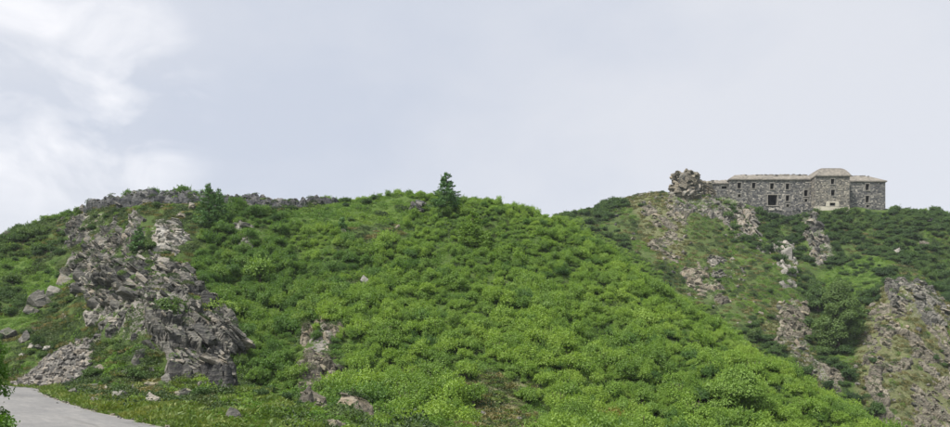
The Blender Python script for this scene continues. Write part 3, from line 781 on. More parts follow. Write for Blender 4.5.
# heap of broken stone at the bend of the road
hc = np.array((-33.4, 53.9)); hd = np.array((.70, -.714)); hn = np.array((.714, .70)); heap = empty('rubble_heap', (hc[0], hc[1], 0.0)); tag(heap, 'heap of broken grey stone dumped at the road bend', 'rubble heap')
r = np.random.default_rng(5); st = Stones(); made = 0
def heap_h(x, y):
    d = np.array((x, y)) - hc; a, b = float(d @ hd), float(d @ hn)
    return 1.9 * math.exp(-((a + 1.0) / 3.6) ** 4 - ((b - .6) / 1.7) ** 2) + 1.0 * math.exp(-((a - 3.6) / 2.0) ** 2 - ((b - .2) / 1.2) ** 2)
nx_ = 26; hv = []
for j in range(nx_):
    for i in range(nx_):
        x, y = hc + hd * (-6.5 + 14 * i / (nx_ - 1)) + hn * (-3.2 + 7 * j / (nx_ - 1))
        hv.append((x, y, float(H(x, y)) - .12 + heap_h(x, y) * .93))
hi_ = np.arange(nx_ * nx_).reshape(nx_, nx_)
hq = np.stack([hi_[:-1, :-1], hi_[:-1, 1:], hi_[1:, 1:], hi_[1:, :-1]], -1).reshape(-1, 4)
hv = np.array(hv) - np.array(heap.location)
obj('gravel_core', mesh_np('gravel_core', hv, hq, M['rubble'], True), heap)
for _ in range(1500):
    x, y = hc + hd * r.uniform(-5.5, 6.5) + hn * (.4 + r.normal(0, 1.3)); hh = heap_h(x, y)
    if hh < .12: continue
    L = .16 + .62 * r.random() ** 2.6; k = int(r.integers(0, 14)); R = strata(r, 12, -25, 24, r.uniform(0, 6))
    loc = (x, y, float(H(x, y)) + hh * .97 - .06)
    if L > .56: put_rock(heap, 'rubble', k, R, (L, L, L), loc, 'stone')
    else: st.add(k, R, (L, L, L), np.array(loc) - np.array(heap.location))
st.build('small_stones', 'rubble', heap)

# ------------------------------------------------------------------ plants: prototypes
def leaf_arrays(P, Nn, size, asp=.6, r=rng):
    n = len(P)
    Nn = Nn / (np.linalg.norm(Nn, axis=1)[:, None] + 1e-9)
    t = np.cross(Nn, r.normal(size=(n, 3))); t /= np.linalg.norm(t, axis=1)[:, None] + 1e-9
    b = np.cross(Nn, t); s = size[:, None] * .5
    V = np.stack([P - t * s, P + b * s * asp + Nn * s * .18, P + t * s, P - b * s * asp + Nn * s * .18], 1).reshape(-1, 3)
    F = np.arange(n * 4).reshape(n, 4)
    return V, F
def lobes_foliage(r, lobes, per, leaf, jitter=.55, shoots=.9):
    P, Nn, Sz = [], [], []
    for (c, rad) in lobes:
        n = int(per * (rad / .4) ** 2)
        d = r.normal(size=(n, 3)); d[:, 2] = np.abs(d[:, 2]) * 1.0 - .25 * r.random(n); d /= np.linalg.norm(d, axis=1)[:, None]
        q = np.array(c) + d * rad * r.uniform(.72, 1.08, n)[:, None]
        P.append(q); Nn.append(d + r.normal(0, jitter, (n, 3)) + np.array([0, 0, .35])); Sz.append(leaf * r.uniform(.65, 1.25, n))
        for _ in range(int(shoots * 10)):           # ascending leafy shoots that break the outline
            dd = r.normal(size=3) * .8; dd[2] = abs(dd[2]) + .75; dd /= np.linalg.norm(dd); L = rad * r.uniform(.3, .95); m_ = int(6 + L / leaf * 2.2)
            st_ = np.array(c) + r.normal(0, rad * .5, 3) * np.array([1, 1, .4]); tt = np.linspace(.1, 1, m_)[:, None]
            P.append(st_ + dd * (rad * .55 + L * tt) + r.normal(0, leaf * .42, (m_, 3)) * (1.25 - tt)); Nn.append(r.normal(size=(m_, 3)) + dd * .2); Sz.append(leaf * r.uniform(.55, 1.05, m_))
    return np.concatenate(P), np.concatenate(Nn), np.concatenate(Sz)
def shrub_lobes(r, n=13, h=1.25):
    L = [((0, 0, h * .45), .5)]
    for i in range(n):
        a = r.uniform(0, 6.28); q = math.sqrt(r.random()) * .72; z = h * (.2 + .62 * r.random() * (1 - q * .55))
        L.append(((math.cos(a) * q, math.sin(a) * q, z), r.uniform(.24, .44)))
    return L
def stems_mb(r, h=1.0, n=6, sp=.55, rad=.03):
    mb = MB()
    for i in range(n):
        a = r.uniform(0, 6.28); q = r.uniform(.2, 1) * sp
        mb.tube([(math.cos(a) * .08, math.sin(a) * .08, -.25), (math.cos(a) * q * .4, math.sin(a) * q * .4, h * .4), (math.cos(a) * q, math.sin(a) * q, h * .85)], [rad, rad * .8, rad * .3], 4)
    return mb
def proto_collection(name): return bpy.data.collections.new(name)
def shrub_meshes(seed, mat, per=105, leaf=.12, h=1.25, n=13):
    r = np.random.default_rng(seed); P, Nn, Sz = lobes_foliage(r, shrub_lobes(r, n, h), per, leaf)
    V, F = leaf_arrays(P, Nn, Sz, .62, r)
    return mesh_np('foliage', V, F, M[mat]), stems_mb(r, h).mesh('stems', M['bark'])
ALDER = [shrub_meshes(300 + i, 'alder', h=(1.1, 1.3, 1.5)[i % 3]) for i in range(7)]
LIME = [shrub_meshes(330 + i, 'alder_lime') for i in range(3)]
DEEP = [shrub_meshes(380 + i, 'alder_deep', h=(1.1, 1.3, 1.5)[i % 3]) for i in range(5)]
HILL = [shrub_meshes(340 + i, 'alder_far', per=120, leaf=.145, h=(1.0, 1.2, 1.4)[i % 3]) for i in range(5)]
YELLOW = [shrub_meshes(360 + i, 'yellow', h=.95) for i in range(2)]
def low_mesh(seed, mat, n, rad, h, leaf, up=.5, asp=.6):
    r = np.random.default_rng(seed); q = np.sqrt(r.random(n)) * rad; a = r.uniform(0, 6.28, n)
    bump = .55 + .45 * np.sin(3 * a + seed) * np.sin(5 * q / rad + seed)
    z = h * (1 - (q / rad) ** 2) * bump * r.uniform(.5, 1.1, n)
    P = np.stack([q * np.cos(a), q * np.sin(a), z], 1)
    V, F = leaf_arrays(P, r.normal(size=(n, 3)) + np.array([0, 0, up * 2]), leaf * r.uniform(.6, 1.3, n), asp, r)
    return mesh_np('mat_plant', V, F, M[mat])
def blades_mesh(seed, mat, n, rad, h, w=.018):
    r = np.random.default_rng(seed); q = np.sqrt(r.random(n)) * rad; a = r.uniform(0, 6.28, n)
    B = np.stack([q * np.cos(a), q * np.sin(a), np.full(n, -.03)], 1)
    d = np.stack([r.normal(0, .35, n), r.normal(0, .35, n), np.ones(n)], 1); L = h * r.uniform(.5, 1.15, n)[:, None]
    s = np.stack([np.cos(a * 7), np.sin(a * 7), np.zeros(n)], 1) * w
    bend = np.stack([r.normal(0, .3, n), r.normal(0, .3, n), -.15 * np.ones(n)], 1) * L
    V = np.stack([B - s, B + s, B + d * L * .6 + s * .7, B + d * L + bend], 1).reshape(-1, 3)
    return mesh_np('tuft', V, np.arange(n * 4).reshape(n, 4), M[mat])
def coll_of(name, meshes):
    c = bpy.data.collections.new(name)
    for i, me in enumerate(meshes):
        c.objects.link(bpy.data.objects.new('%s_%02d' % (name, i), me))
    return c
COL = {
    'deep': coll_of('deep', [a for a, b in DEEP]),
    'alder': coll_of('alder', [a for a, b in ALDER] + [DEEP[0][0], LIME[0][0]]), 'hill': coll_of('hill', [a for a, b in HILL]),
    'heath': coll_of('heath', [low_mesh(400 + i, 'heath', 430, .75, .42, .095) for i in range(5)]),
    'herb': coll_of('herb', [low_mesh(420 + i, 'herb', 380, .65, .5, .115) for i in range(5)]),
    'grass': coll_of('grass', [blades_mesh(440 + i, 'grass', 190, .4, .17, .006) for i in range(4)]),
    'dry': coll_of('dry', [blades_mesh(460 + i, 'dry', 110, .4, .24, .014) for i in range(4)]),
    'stone': coll_of('stone', [rockset(('rock', 'rock', 'rock_warm')[i % 3])[i] for i in range(14)]),
}
def scatter(name, key, pts, rot, scl, label):
    """uncountable cover: one object that repeats its plants over the ground"""
    n = len(pts)
    if n == 0: return
    me = bpy.data.meshes.new(name); me.vertices.add(n); me.vertices.foreach_set('co', np.asarray(pts, np.float32).ravel())
    me.attributes.new('rot', 'FLOAT_VECTOR', 'POINT').data.foreach_set('vector', np.asarray(rot, np.float32).ravel())
    me.attributes.new('scl', 'FLOAT_VECTOR', 'POINT').data.foreach_set('vector', np.asarray(scl, np.float32).ravel())
    nk = len(COL[key].objects)
    me.attributes.new('pick', 'INT', 'POINT').data.foreach_set('value', rng.integers(0, nk, n).astype(np.int32))
    me.update()
    ng = bpy.data.node_groups.new(name + '_nodes', 'GeometryNodeTree')
    ng.interface.new_socket('Geometry', in_out='INPUT', socket_type='NodeSocketGeometry')
    ng.interface.new_socket('Geometry', in_out='OUTPUT', socket_type='NodeSocketGeometry')
    gi, go = ng.nodes.new('NodeGroupInput'), ng.nodes.new('NodeGroupOutput')
    ip = ng.nodes.new('GeometryNodeInstanceOnPoints'); ci = ng.nodes.new('GeometryNodeCollectionInfo')
    ci.inputs['Collection'].default_value = COL[key]; ci.inputs['Separate Children'].default_value = True; ci.inputs['Reset Children'].default_value = True
    def na(nm, ty):
        a = ng.nodes.new('GeometryNodeInputNamedAttribute'); a.data_type = ty; a.inputs['Name'].default_value = nm; return a.outputs['Attribute']
    ng.links.new(gi.outputs[0], ip.inputs['Points']); ng.links.new(ci.outputs[0], ip.inputs['Instance'])
    ip.inputs['Pick Instance'].default_value = True
    ng.links.new(na('pick', 'INT'), ip.inputs['Instance Index'])
    ng.links.new(na('rot', 'FLOAT_VECTOR'), ip.inputs['Rotation']); ng.links.new(na('scl', 'FLOAT_VECTOR'), ip.inputs['Scale'])
    ng.links.new(ip.outputs[0], go.inputs[0])
    o = obj(name, me); o.modifiers.new('scatter', 'NODES').node_group = ng
    tag(o, label, None, kind='stuff'); return o

# ------------------------------------------------------------------ plants: where
def cand(step, ymin=9, ymax=171, jit=.5):
    xs = np.arange(-75, 125, step); ys = np.arange(ymin, ymax, step); X, Y = np.meshgrid(xs, ys)
    X = (X + rng.uniform(-jit, jit, X.shape) * step).ravel(); Y = (Y + rng.uniform(-jit, jit, Y.shape) * step).ravel()
    k = (np.abs(X / Y) < .74); return X[k], Y[k]
FORT_X0, FORT_X1, FORT_Y = (706 - U0) / FPX * 172, (886 - U0) / FPX * 172 + .5, 168.2
def clear(x, y, m=0.3):
    """off the road, out of the fort and the rubble heap"""
    ok = road_dist(x, y) > ROAD_W / 2 + m
    ok &= ~((x > FORT_X0) & (x < FORT_X1) & (y > FORT_Y))
    ha, hb = (x - hc[0]) * hd[0] + (y - hc[1]) * hd[1], (x - hc[0]) * hn[0] + (y - hc[1]) * hn[1]
    ok &= ~(((ha / 5.6) ** 2 + ((hb - .4) / 2.2) ** 2) < 1)
    return ok
def seen(x, y, top, Zz=Z):
    """is the top of something at x, y in sight over the land"""
    out = np.zeros(len(x), bool)
    for i in range(len(x)):
        z = float(H(x[i], y[i])) + top[i]; t = np.linspace(.08, .97, 60)
        out[i] = np.all(bil(Z, x[i] * t, y[i] * t) < CAMZ + (z - CAMZ) * t + .3)
    return out
def dens_noise(x, y, s, sc): return .5 + .5 * np.clip(fbm(x / sc, y / sc, s, 3), -1, 1)
def pts3(x, y, dz=-.05): return np.stack([x, y, H(x, y) + dz], 1)
def upright(n, lean=.12): return np.stack([rng.normal(0, lean, n), rng.normal(0, lean, n), rng.uniform(0, 6.28, n)], 1)
def on_slope(x, y, amt=1.0):
    """turn a low plant with the slope it lies on"""
    e = .8; nx = -(H(x + e, y) - H(x - e, y)) / (2 * e) * amt; ny = -(H(x, y + e) - H(x, y - e)) / (2 * e) * amt
    return np.stack([np.arctan2(-ny, np.ones_like(ny)) * 1.0, np.arctan2(nx, np.sqrt(1 + ny ** 2)), rng.uniform(-.2, .2, len(x))], 1)

GAPS = [(462, 388, 1.3), (483, 412, 1.6), (519, 420, 1.2), (365, 283, 1.5), (335, 287, 1.2)]
GAPW = [(*hit(u, v, Z), rr) for u, v, rr in GAPS]
# dense thicket of the middle slope
x, y = cand(.82); c = classify(x, y); rk = rockiness(x, y)
k = (c == SHRUB) & clear(x, y, 1.3) & (np.hypot(x, y) > np.where(x < -8, 31, 36)) & (rng.random(len(x)) > rk * 1.05)
for gx_, gy_, rr in GAPW: k &= np.hypot(x - gx_, y - gy_ + .8) > rr
k &= dens_noise(x, y, 301, 5.0) > .06
x, y = x[k], y[k]
sc = .5 + .85 * rng.random(len(x)) ** 2.2 + .6 * (dens_noise(x, y, 311, 6.0) - .5)
sc *= np.clip(.62 + (92 - y) / 90, .6, 1.05)
sc *= np.where((x < -20) & (y > 60), 1.12, 1.0)
SH = dict(x=x, y=y, s=np.clip(sc, .38, 1.7))
# looser brush on the other slopes
x, y = cand(1.25); c = classify(x, y); rk = rockiness(x, y); dn = dens_noise(x, y, 321, 6.5); pr = np.zeros(len(x))
pr[c == HSHRUB] = np.clip((dn[c == HSHRUB] - .24) * 4, 0.2, .97)
pr[c == HEATH] = np.clip((dn[c == HEATH] - .52) * 2, .05, .5)
pr[c == GRASS] = np.clip((dn[c == GRASS] - .45) * 2, .06, .45) * np.where(y[c == GRASS] > 100, 1.6, .5)
pr[c == ALP] = np.clip((dn[c == ALP] - .52) * 2.4, .03, .6)
pr[c == SCREE] = np.clip((dn[c == SCREE] - .55) * 1.5, .01, .3)
pr *= (1 - rk) ** 1.2
k = (rng.random(len(x)) < pr) & clear(x, y, 2.0) & (np.hypot(x, y) > 30); x, y = x[k], y[k]; c = c[k]
sc = (.5 + .65 * rng.random(len(x)) ** 1.5) * np.where(c == HSHRUB, 1.12, .72) * np.where(y > 100, 1.15, 1.0)
HS = dict(x=x, y=y, s=sc)

def take_individuals(D, n):
    app = D['s'] / D['y']; uu = U0 + D['x'] / D['y'] * FPX; vv = V0 - (H(D['x'], D['y']) + D['s'] * .8 - CAMZ) / D['y'] * FPX
    ok = (uu > 2) & (uu < 948) & (vv < 424); order = np.argsort(-np.where(ok, app, 0))[:int(n * 2.2)]
    order = order[seen(D['x'][order], D['y'][order], D['s'][order] * .9)][:n]
    m_ = np.zeros(len(D['x']), bool); m_[order] = True; return m_
def place_shrub(name, kinds, x, y, s, label, cat='shrub', group=None, sz=None):
    fo, stm = kinds[int(rng.integers(0, len(kinds)))]
    root = empty(name, (x, y, float(H(x, y)) - .08), float(rng.uniform(0, 6.28)))
    root.scale = (s, s, s * (sz or float(rng.uniform(.9, 1.15)))); tag(root, label, cat, group)
    obj('foliage', fo, root); obj('stems', stm, root); return root
DEEPK = (SH['x'] / SH['y'] + .10 * fbm(SH['x'] / 6, SH['y'] / 6, 88, 3)) < -.19
MARKS = [(215, 285, 'on the slope right of the upper cliff'), (265, 345, 'in the green gully right of the big cliff'), (265, 405, 'at the foot of the gully, right of the lowest cliff slabs'),
         (345, 365, 'just right of the narrow rock rib'), (360, 405, 'above the low rock ledge at the bottom edge'), (425, 350, 'halfway between the rock rib and the brown heath'), (430, 410, 'left of the small yellow bush'),
         (500, 345, 'straight above the brown heath patch'), (545, 400, 'right of the brown heath patch'), (600, 380, 'above the yellowing bush at the bottom edge'), (650, 415, 'right of the yellowing bush at the bottom edge'),
         (680, 370, 'left of the broad lime shrub'), (735, 350, 'above the broad lime shrub'), (800, 400, 'right of the broad lime shrub'), (820, 385, 'on the shoulder edge beside the broken pinkish rocks'), (860, 420, 'at the low end of the shoulder, by the tan face')]
def mark(x, y, marks):
    u = U0 + x / y * FPX; v = V0 - (float(H(x, y)) + .6 - CAMZ) / y * FPX
    return min(marks, key=lambda m_: (m_[0] - u) ** 2 + (m_[1] - v) ** 2)[2]
mi = take_individuals(SH, 230); med = np.median(SH['s'][mi] )
for x, y, s, dp in zip(SH['x'][mi], SH['y'][mi], SH['s'][mi], DEEPK[mi]):
    w = mark(x, y, MARKS); big = 'large' if s > med else 'smaller'
    place_shrub('shrub', DEEP if dp else ALDER, x, y, s, '%s %s shrub %s' % (big, 'deep green' if dp else 'bright green', w), 'shrub', 'thicket shrubs ' + w)
for kk, nm, key, lab in ((~mi & ~DEEPK, 'shrub_thicket', 'alder', 'dense bright green thicket covering the middle slope'), (~mi & DEEPK, 'deep_green_thicket', 'deep', 'deeper green thicket in the gully right of the cliff')):
    n = int(kk.sum()); e = rng.uniform(.8, 1.25, n)
    scatter(nm, key, pts3(SH['x'][kk], SH['y'][kk], -.08), upright(n), np.stack([SH['s'][kk] * e, SH['s'][kk] / e, SH['s'][kk] * rng.uniform(.8, 1.5, n)], 1), lab)
BMARKS = [(15, 240, 'at the left end of the skyline'), (15, 300, 'on the grass slope at the left picture edge'), (15, 350, 'above the road bend, left edge'), (70, 320, 'left of the big cliff'), (90, 375, 'between the rubble heap and the cliff'),
          (150, 395, 'in the heath below the cliff foot'), (160, 250, 'near the pale rock patch'), (190, 290, 'on top of the big cliff'), (250, 410, 'in the grassy gully mouth, right of the cliff'), (300, 215, 'on the bright grass under the crest'), (490, 410, 'in the brown heath patch'),
          (640, 230, 'on the saddle slope left of the fort'), (720, 290, 'on the grassy slope below the rock tower'), (790, 340, 'beside the pinkish rocks of the gully'), (870, 250, 'on the slope under the fort tower'), (920, 380, 'on the tan scree face')]
mi = take_individuals(HS, 60)
for x, y, s in zip(HS['x'][mi], HS['y'][mi], HS['s'][mi]):
    u = U0 + x / y * FPX
    w = mark(x, y, BMARKS); lab, grp = 'small dark green bush ' + w, 'dark bushes ' + w
    place_shrub('bush', HILL, x, y, s, lab, 'bush', grp)
k = ~mi; n = int(k.sum()); print('brush', n)
scatter('hillside_brush', 'hill', pts3(HS['x'][k], HS['y'][k], -.1), upright(n), np.stack([HS['s'][k]] * 2 + [HS['s'][k] * rng.uniform(.75, 1.15, n)], 1), 'darker scattered brush on the rocky slopes')
# gravel crumbs along the road edges
n = 1500; i_ = rng.integers(8, len(RC), n); sd_ = np.where(rng.random(n) < .7, -1, 1); off = ROAD_W / 2 + rng.normal(.0, .28, n)
gp = RC[i_] + nrm[i_] * (off * sd_)[:, None] + tan[i_] * rng.uniform(-.3, .3, n)[:, None]; s_ = .03 + .13 * rng.random(n) ** 3
scatter('road_gravel', 'stone', np.c_[gp, np.full(n, .02)], np.stack([rng.normal(0, .3, n), rng.normal(0, .3, n), rng.uniform(0, 6.28, n)], 1), np.stack([s_, s_, s_], 1), 'loose gravel crumbs along the road edges')
# low heath
x, y = cand(.85); c = classify(x, y); rk = rockcover(x, y); dn = dens_noise(x, y, 331, 3.5); pr = np.zeros(len(x))
for cl, a, b in ((HEATH, 1.0, .15), (HSHRUB, .75, .2), (ALP, .6, .25), (SCREE, .34, .2), (BROWN, .8, .1), (SHRUB, .25, .2), (GRASS, .22, .3)):
    q = c == cl; pr[q] = np.clip(a * (dn[q] - b) * 2.2, .6 if cl == HEATH else .12, 1)
pr *= np.clip(1.02 - rk, 0, 1)
k = (rng.random(len(x)) < pr) & clear(x, y, 1.0); x, y = x[k], y[k]; n = len(x); print('heath', n)
LG = np.concatenate(LEDGES); LG = LG[rng.random(len(LG)) < .16 * np.clip(LG[:, 1] / 90, .3, 1)]; print('ledge', len(LG))
s = np.r_[rng.uniform(.55, 1.35, n), rng.uniform(.25, .8, len(LG))]; hp = np.concatenate([pts3(x, y, -.04), LG]); x, y = hp[:, 0], hp[:, 1]; n = len(x)
scatter('heath_mat', 'heath', hp, on_slope(x, y), np.stack([s, s, s * rng.uniform(.7, 1.4, n)], 1), 'dark low heath and dwarf shrubs between the rocks')
# lush herbs
x, y = cand(.72); c = classify(x, y); rk = rockcover(x, y); dn = dens_noise(x, y, 341, 3.0); pr = np.zeros(len(x))
for cl, a, b in ((SHRUB, .9, .12), (GRASS, 1.3, .1), (ALP, .8, .22), (HSHRUB, .6, .25), (HEATH, .42, .42), (VERGE, .8, .2), (SCREE, .12, .3)):
    q = c == cl; pr[q] = np.clip(a * (dn[q] - b) * 2.0, .62 if cl == GRASS else 0, 1)
pr *= np.clip(1 - rk * 1.05, 0, 1)
k = (rng.random(len(x)) < pr) & clear(x, y, .7); x, y = x[k], y[k]; n = len(x); print('herb', n)
LG2 = np.concatenate(LEDGES); LG2 = LG2[rng.random(len(LG2)) < .05 * np.clip(LG2[:, 1] / 90, .3, 1)]
s = np.r_[rng.uniform(.5, 1.15, n) * np.where(y < 45, .75, 1), rng.uniform(.2, .6, len(LG2))]; hp = np.concatenate([pts3(x, y, -.04), LG2]); x, y = hp[:, 0], hp[:, 1]; n = len(x)
scatter('herb_cover', 'herb', hp, on_slope(x, y), np.stack([s, s, s * rng.uniform(.6, 1.2, n)], 1), 'bright green herbs and ferns on the open slopes')
# grass
x, y = cand(.36, 9, 62); c = classify(x, y); pr = np.where(c == VERGE, .95, np.where(c == GRASS, .4, np.where(c == HEATH, .06, np.where(c == BROWN, .4, .05))))
rd_ = road_dist(x, y); pr = np.where(rd_ < ROAD_W / 2 + 1.5, .95, pr); k = (rng.random(len(x)) < pr * (1 - rockcover(x, y))) & clear(x, y, -.05 + .3 * 0)
k &= (rd_ > ROAD_W / 2 + .12 * rng.normal(size=len(x)) + .12)
x, y = x[k], y[k]; n = len(x); print('grass', n); s = rng.uniform(.6, 1.3, n)
scatter('verge_grass', 'grass', pts3(x, y, 0), upright(n, .2), np.stack([s, s, s * rng.uniform(.7, 1.3, n)], 1), 'yellow-green grass along the road and lower slopes')
x, y = cand(.8, 20, 171); c = classify(x, y); rk = rockcover(x, y); pr = np.where(c == SCREE, .75, np.where(c == ALP, .3, np.where(c == BROWN, .9, np.where(c == HEATH, .25, np.where(c == HSHRUB, .18, 0.0)))))
k = (rng.random(len(x)) < pr * (1 - rk)) & clear(x, y, 1.0); x, y = x[k], y[k]; n = len(x); print('dry', n); s = rng.uniform(.8, 1.8, n)
scatter('dry_grass', 'dry', pts3(x, y, 0), on_slope(x, y, .5), np.stack([s, s, s * rng.uniform(.5, 1.0, n)], 1), 'tan dry grass on the scree and grassy slopes')
# loose stones
x, y = cand(.9, 14, 171); c = classify(x, y); rk = rockcover(x, y)
pr = np.where(c == SCREE, .34, np.where(c == ALP, .10, np.where(c == HEATH, .12, np.where(c == VERGE, .06, .0)))) + .06 * rk
k = (rng.random(len(x)) < pr) & clear(x, y, .3); x, y = x[k], y[k]; n = len(x); print('stone', n); s = (.18 + 1.0 * rng.random(n) ** 2.8) * np.clip(.35 + y / 110, .4, 1.2)
scatter('loose_stones', 'stone', pts3(x, y, .03), np.stack([rng.normal(-.3, .4, n), rng.normal(.4, .35, n), rng.uniform(0, 6.28, n)], 1), np.stack([s, s, s * rng.uniform(.8, 1.6, n)], 1), 'loose grey stones strewn over the slopes')
#--SPLIT--
# ------------------------------------------------------------------ the fort
def stone_mat(name, stops, mortar):
    m, nt, nd, lk, out = new_mat(name)
    geo = N(nt, 'ShaderNodeNewGeometry'); pos = geo.outputs['Position']
    f = noise(nt, pos, 1.6, 5, .65); f2 = noise(nt, pos, .25, 4, .6)
    v = math_n(nt, 'ADD', math_n(nt, 'MULTIPLY', geo.outputs['Random Per Island'], .72), math_n(nt, 'ADD', math_n(nt, 'MULTIPLY', f, .28), math_n(nt, 'MULTIPLY', math_n(nt, 'SUBTRACT', f2, .5), .5)))
    c = ramp(nt, v, stops)
    mpz = N(nt, 'ShaderNodeMapping'); mpz.inputs['Scale'].default_value = (1.0, 1.0, .12); lk.new(pos, mpz.inputs[0])
    c = mix(nt, ramp(nt, noise(nt, mpz.outputs[0], .8, 5, .6), [(.52, 0.0), (.70, .55)]), c, (0.055, 0.055, 0.056))
    principled(nt, out, c, .95, noise(nt, pos, 7, 5, .6), .7, .05, .15); return m
M['masonry'] = stone_mat('fort_stones', [(0.1, (0.05, 0.052, 0.06)), (0.42, (0.13, 0.13, 0.135)), (0.66, (0.24, 0.23, 0.215)), (0.80, (0.42, 0.395, 0.35)), (0.95, (0.58, 0.54, 0.47))], None)
M['masonry_tan'] = stone_mat('tower_stones', [(0.1, (0.10, 0.095, 0.09)), (0.38, (0.20, 0.19, 0.17)), (0.62, (0.31, 0.285, 0.245)), (0.80, (0.45, 0.41, 0.34)), (0.95, (0.58, 0.53, 0.44))], None)
def plain_stone(name, a, b, sc=1.5):
    m, nt, nd, lk, out = new_mat(name); geo = N(nt, 'ShaderNodeNewGeometry'); pos = geo.outputs['Position']
    f = math_n(nt, 'ADD', math_n(nt, 'MULTIPLY', noise(nt, pos, sc, 6, .65), .7), math_n(nt, 'MULTIPLY', noise(nt, pos, .35, 3, .5), .3))
    principled(nt, out, ramp(nt, f, [(.33, a), (.62, b)]), .95, noise(nt, pos, 5, 5, .6), .6, .06, .15); return m
M['mortar'] = plain_stone('wall_mortar', (0.10, 0.10, 0.10), (0.24, 0.23, 0.21))
M['roofslab'] = plain_stone('fort_roof', (0.105, 0.10, 0.093), (0.28, 0.255, 0.22), 1.8)
M['dressed'] = plain_stone('dressed_stone', (0.19, 0.18, 0.165), (0.33, 0.31, 0.275))
M['plaster'] = plain_stone('old_plaster', (0.40, 0.37, 0.31), (0.60, 0.56, 0.47), .9)
M['darkwood'] = plain_stone('dark_door', (0.006, 0.007, 0.009), (0.014, 0.015, 0.018), 3)
M['inner'] = plain_stone('inner_wall', (0.07, 0.07, 0.07), (0.14, 0.135, 0.13))
FY = 172.0
def fx(u, Y=FY): return (u - U0) / FPX * Y
def fz(v, Y=FY): return CAMZ + (V0 - v) / FPX * Y
class Facade:
    """one wall plane: runs along T from point O (at z = 0), outward normal Nn; openings as (s0, s1, z0, z1)"""
    def __init__(s, O, T, L, z0, z1, openings, th=.75):
        s.O = np.array(O, float); s.T = np.array(T, float); s.T /= np.linalg.norm(s.T); s.L = L; s.z0, s.z1 = z0, z1; s.op = openings; s.th = th
        s.Nn = np.array([s.T[1], -s.T[0]])
    def P(s, a, z, out=0.0): q = s.O + s.T * a + s.Nn * out; return (q[0], q[1], z)
    def wall(s, mb):
        A = sorted({0, s.L, *[o[0] for o in s.op], *[o[1] for o in s.op]}); B = sorted({s.z0, s.z1, *[o[2] for o in s.op], *[o[3] for o in s.op]})
        for a0, a1 in zip(A, A[1:]):
            for b0, b1 in zip(B, B[1:]):
                ca, cb = (a0 + a1) / 2, (b0 + b1) / 2
                if any(o[0] < ca < o[1] and o[2] < cb < o[3] for o in s.op): continue
                mb.add([s.P(a0, b0), s.P(a1, b0), s.P(a1, b1), s.P(a0, b1)], [(0, 1, 2, 3)])
                mb.add([s.P(a0, b0, -s.th), s.P(a1, b0, -s.th), s.P(a1, b1, -s.th), s.P(a0, b1, -s.th)], [(3, 2, 1, 0)])
        for a0, a1, b0, b1 in s.op:
            c = [(a0, b0), (a1, b0), (a1, b1), (a0, b1)]
            for i in range(4):
                p, q = c[i], c[(i + 1) % 4]
                mb.add([s.P(*p), s.P(*p, -s.th), s.P(*q, -s.th), s.P(*q)], [(0, 1, 2, 3)])
        return mb
    def bar(s, mb, a0, a1, z0, z1, o0, o1):
        v = [s.P(a0, z0, o1), s.P(a1, z0, o1), s.P(a1, z0, o0), s.P(a0, z0, o0), s.P(a0, z1, o1), s.P(a1, z1, o1), s.P(a1, z1, o0), s.P(a0, z1, o0)]
        mb.add(v, box_faces(0, 1, 0, 1, 0, 1)[1]); return mb
    def stones(s, r, mb, zlo, zhi, course=(.16, .36), wid=(.2, .52), skip=.08):
        z = zlo
        while z < zhi - .1:
            h = r.uniform(*course); h = min(h, zhi - z); a = -r.uniform(0, .3)
            while a < s.L:
                w = r.uniform(*wid) * (.8 + h); a1 = min(a + w, s.L); a0 = max(a, 0)
                g = .025; b0, b1 = z + g * r.random(), z + h - g - .03 * r.random(); aa0, aa1 = a0 + g, a1 - g
                if aa1 - aa0 > .12 and b1 - b0 > .08 and r.random() > skip and not any(o[0] - .22 < aa1 and aa0 < o[1] + .22 and o[2] - .22 < b1 and b0 < o[3] + .24 for o in s.op):
                    d = r.uniform(.015, .085); t = r.uniform(-.035, .035); e = .03
                    v = [s.P(aa0, b0, -.01), s.P(aa1, b0, -.01), s.P(aa1, b1, -.01), s.P(aa0, b1, -.01), s.P(aa0 + e, b0 + e + t, d), s.P(aa1 - e, b0 + e - t, d), s.P(aa1 - e, b1 - e + t, d), s.P(aa0 + e, b1 - e - t, d)]
                    mb.add(v, [(4, 5, 6, 7), (0, 1, 5, 4), (1, 2, 6, 5), (2, 3, 7, 6), (3, 0, 4, 7)])
                a = a1
            z += h
        return mb
    def window(s, o, parent, wide=.13, mat='dressed', sill=True):
        a0, a1, z0, z1 = o; mb = MB()
        s.bar(mb, a0 - wide, a0 - .003, z0 - .02, z1 + .02, -.12, .09); s.bar(mb, a1 + .003, a1 + wide, z0 - .02, z1 + .02, -.12, .09)
        s.bar(mb, a0 - wide - .05, a1 + wide + .05, z1 + .023, z1 + .25, -.12, .105)
        w = mb.build('window', M[mat], parent)
        if sill: mb = MB(); s.bar(mb, a0 - wide - .08, a1 + wide + .08, z0 - .20, z0 - .024, -.12, .16); mb.build('sill', M[mat], w)
        return w
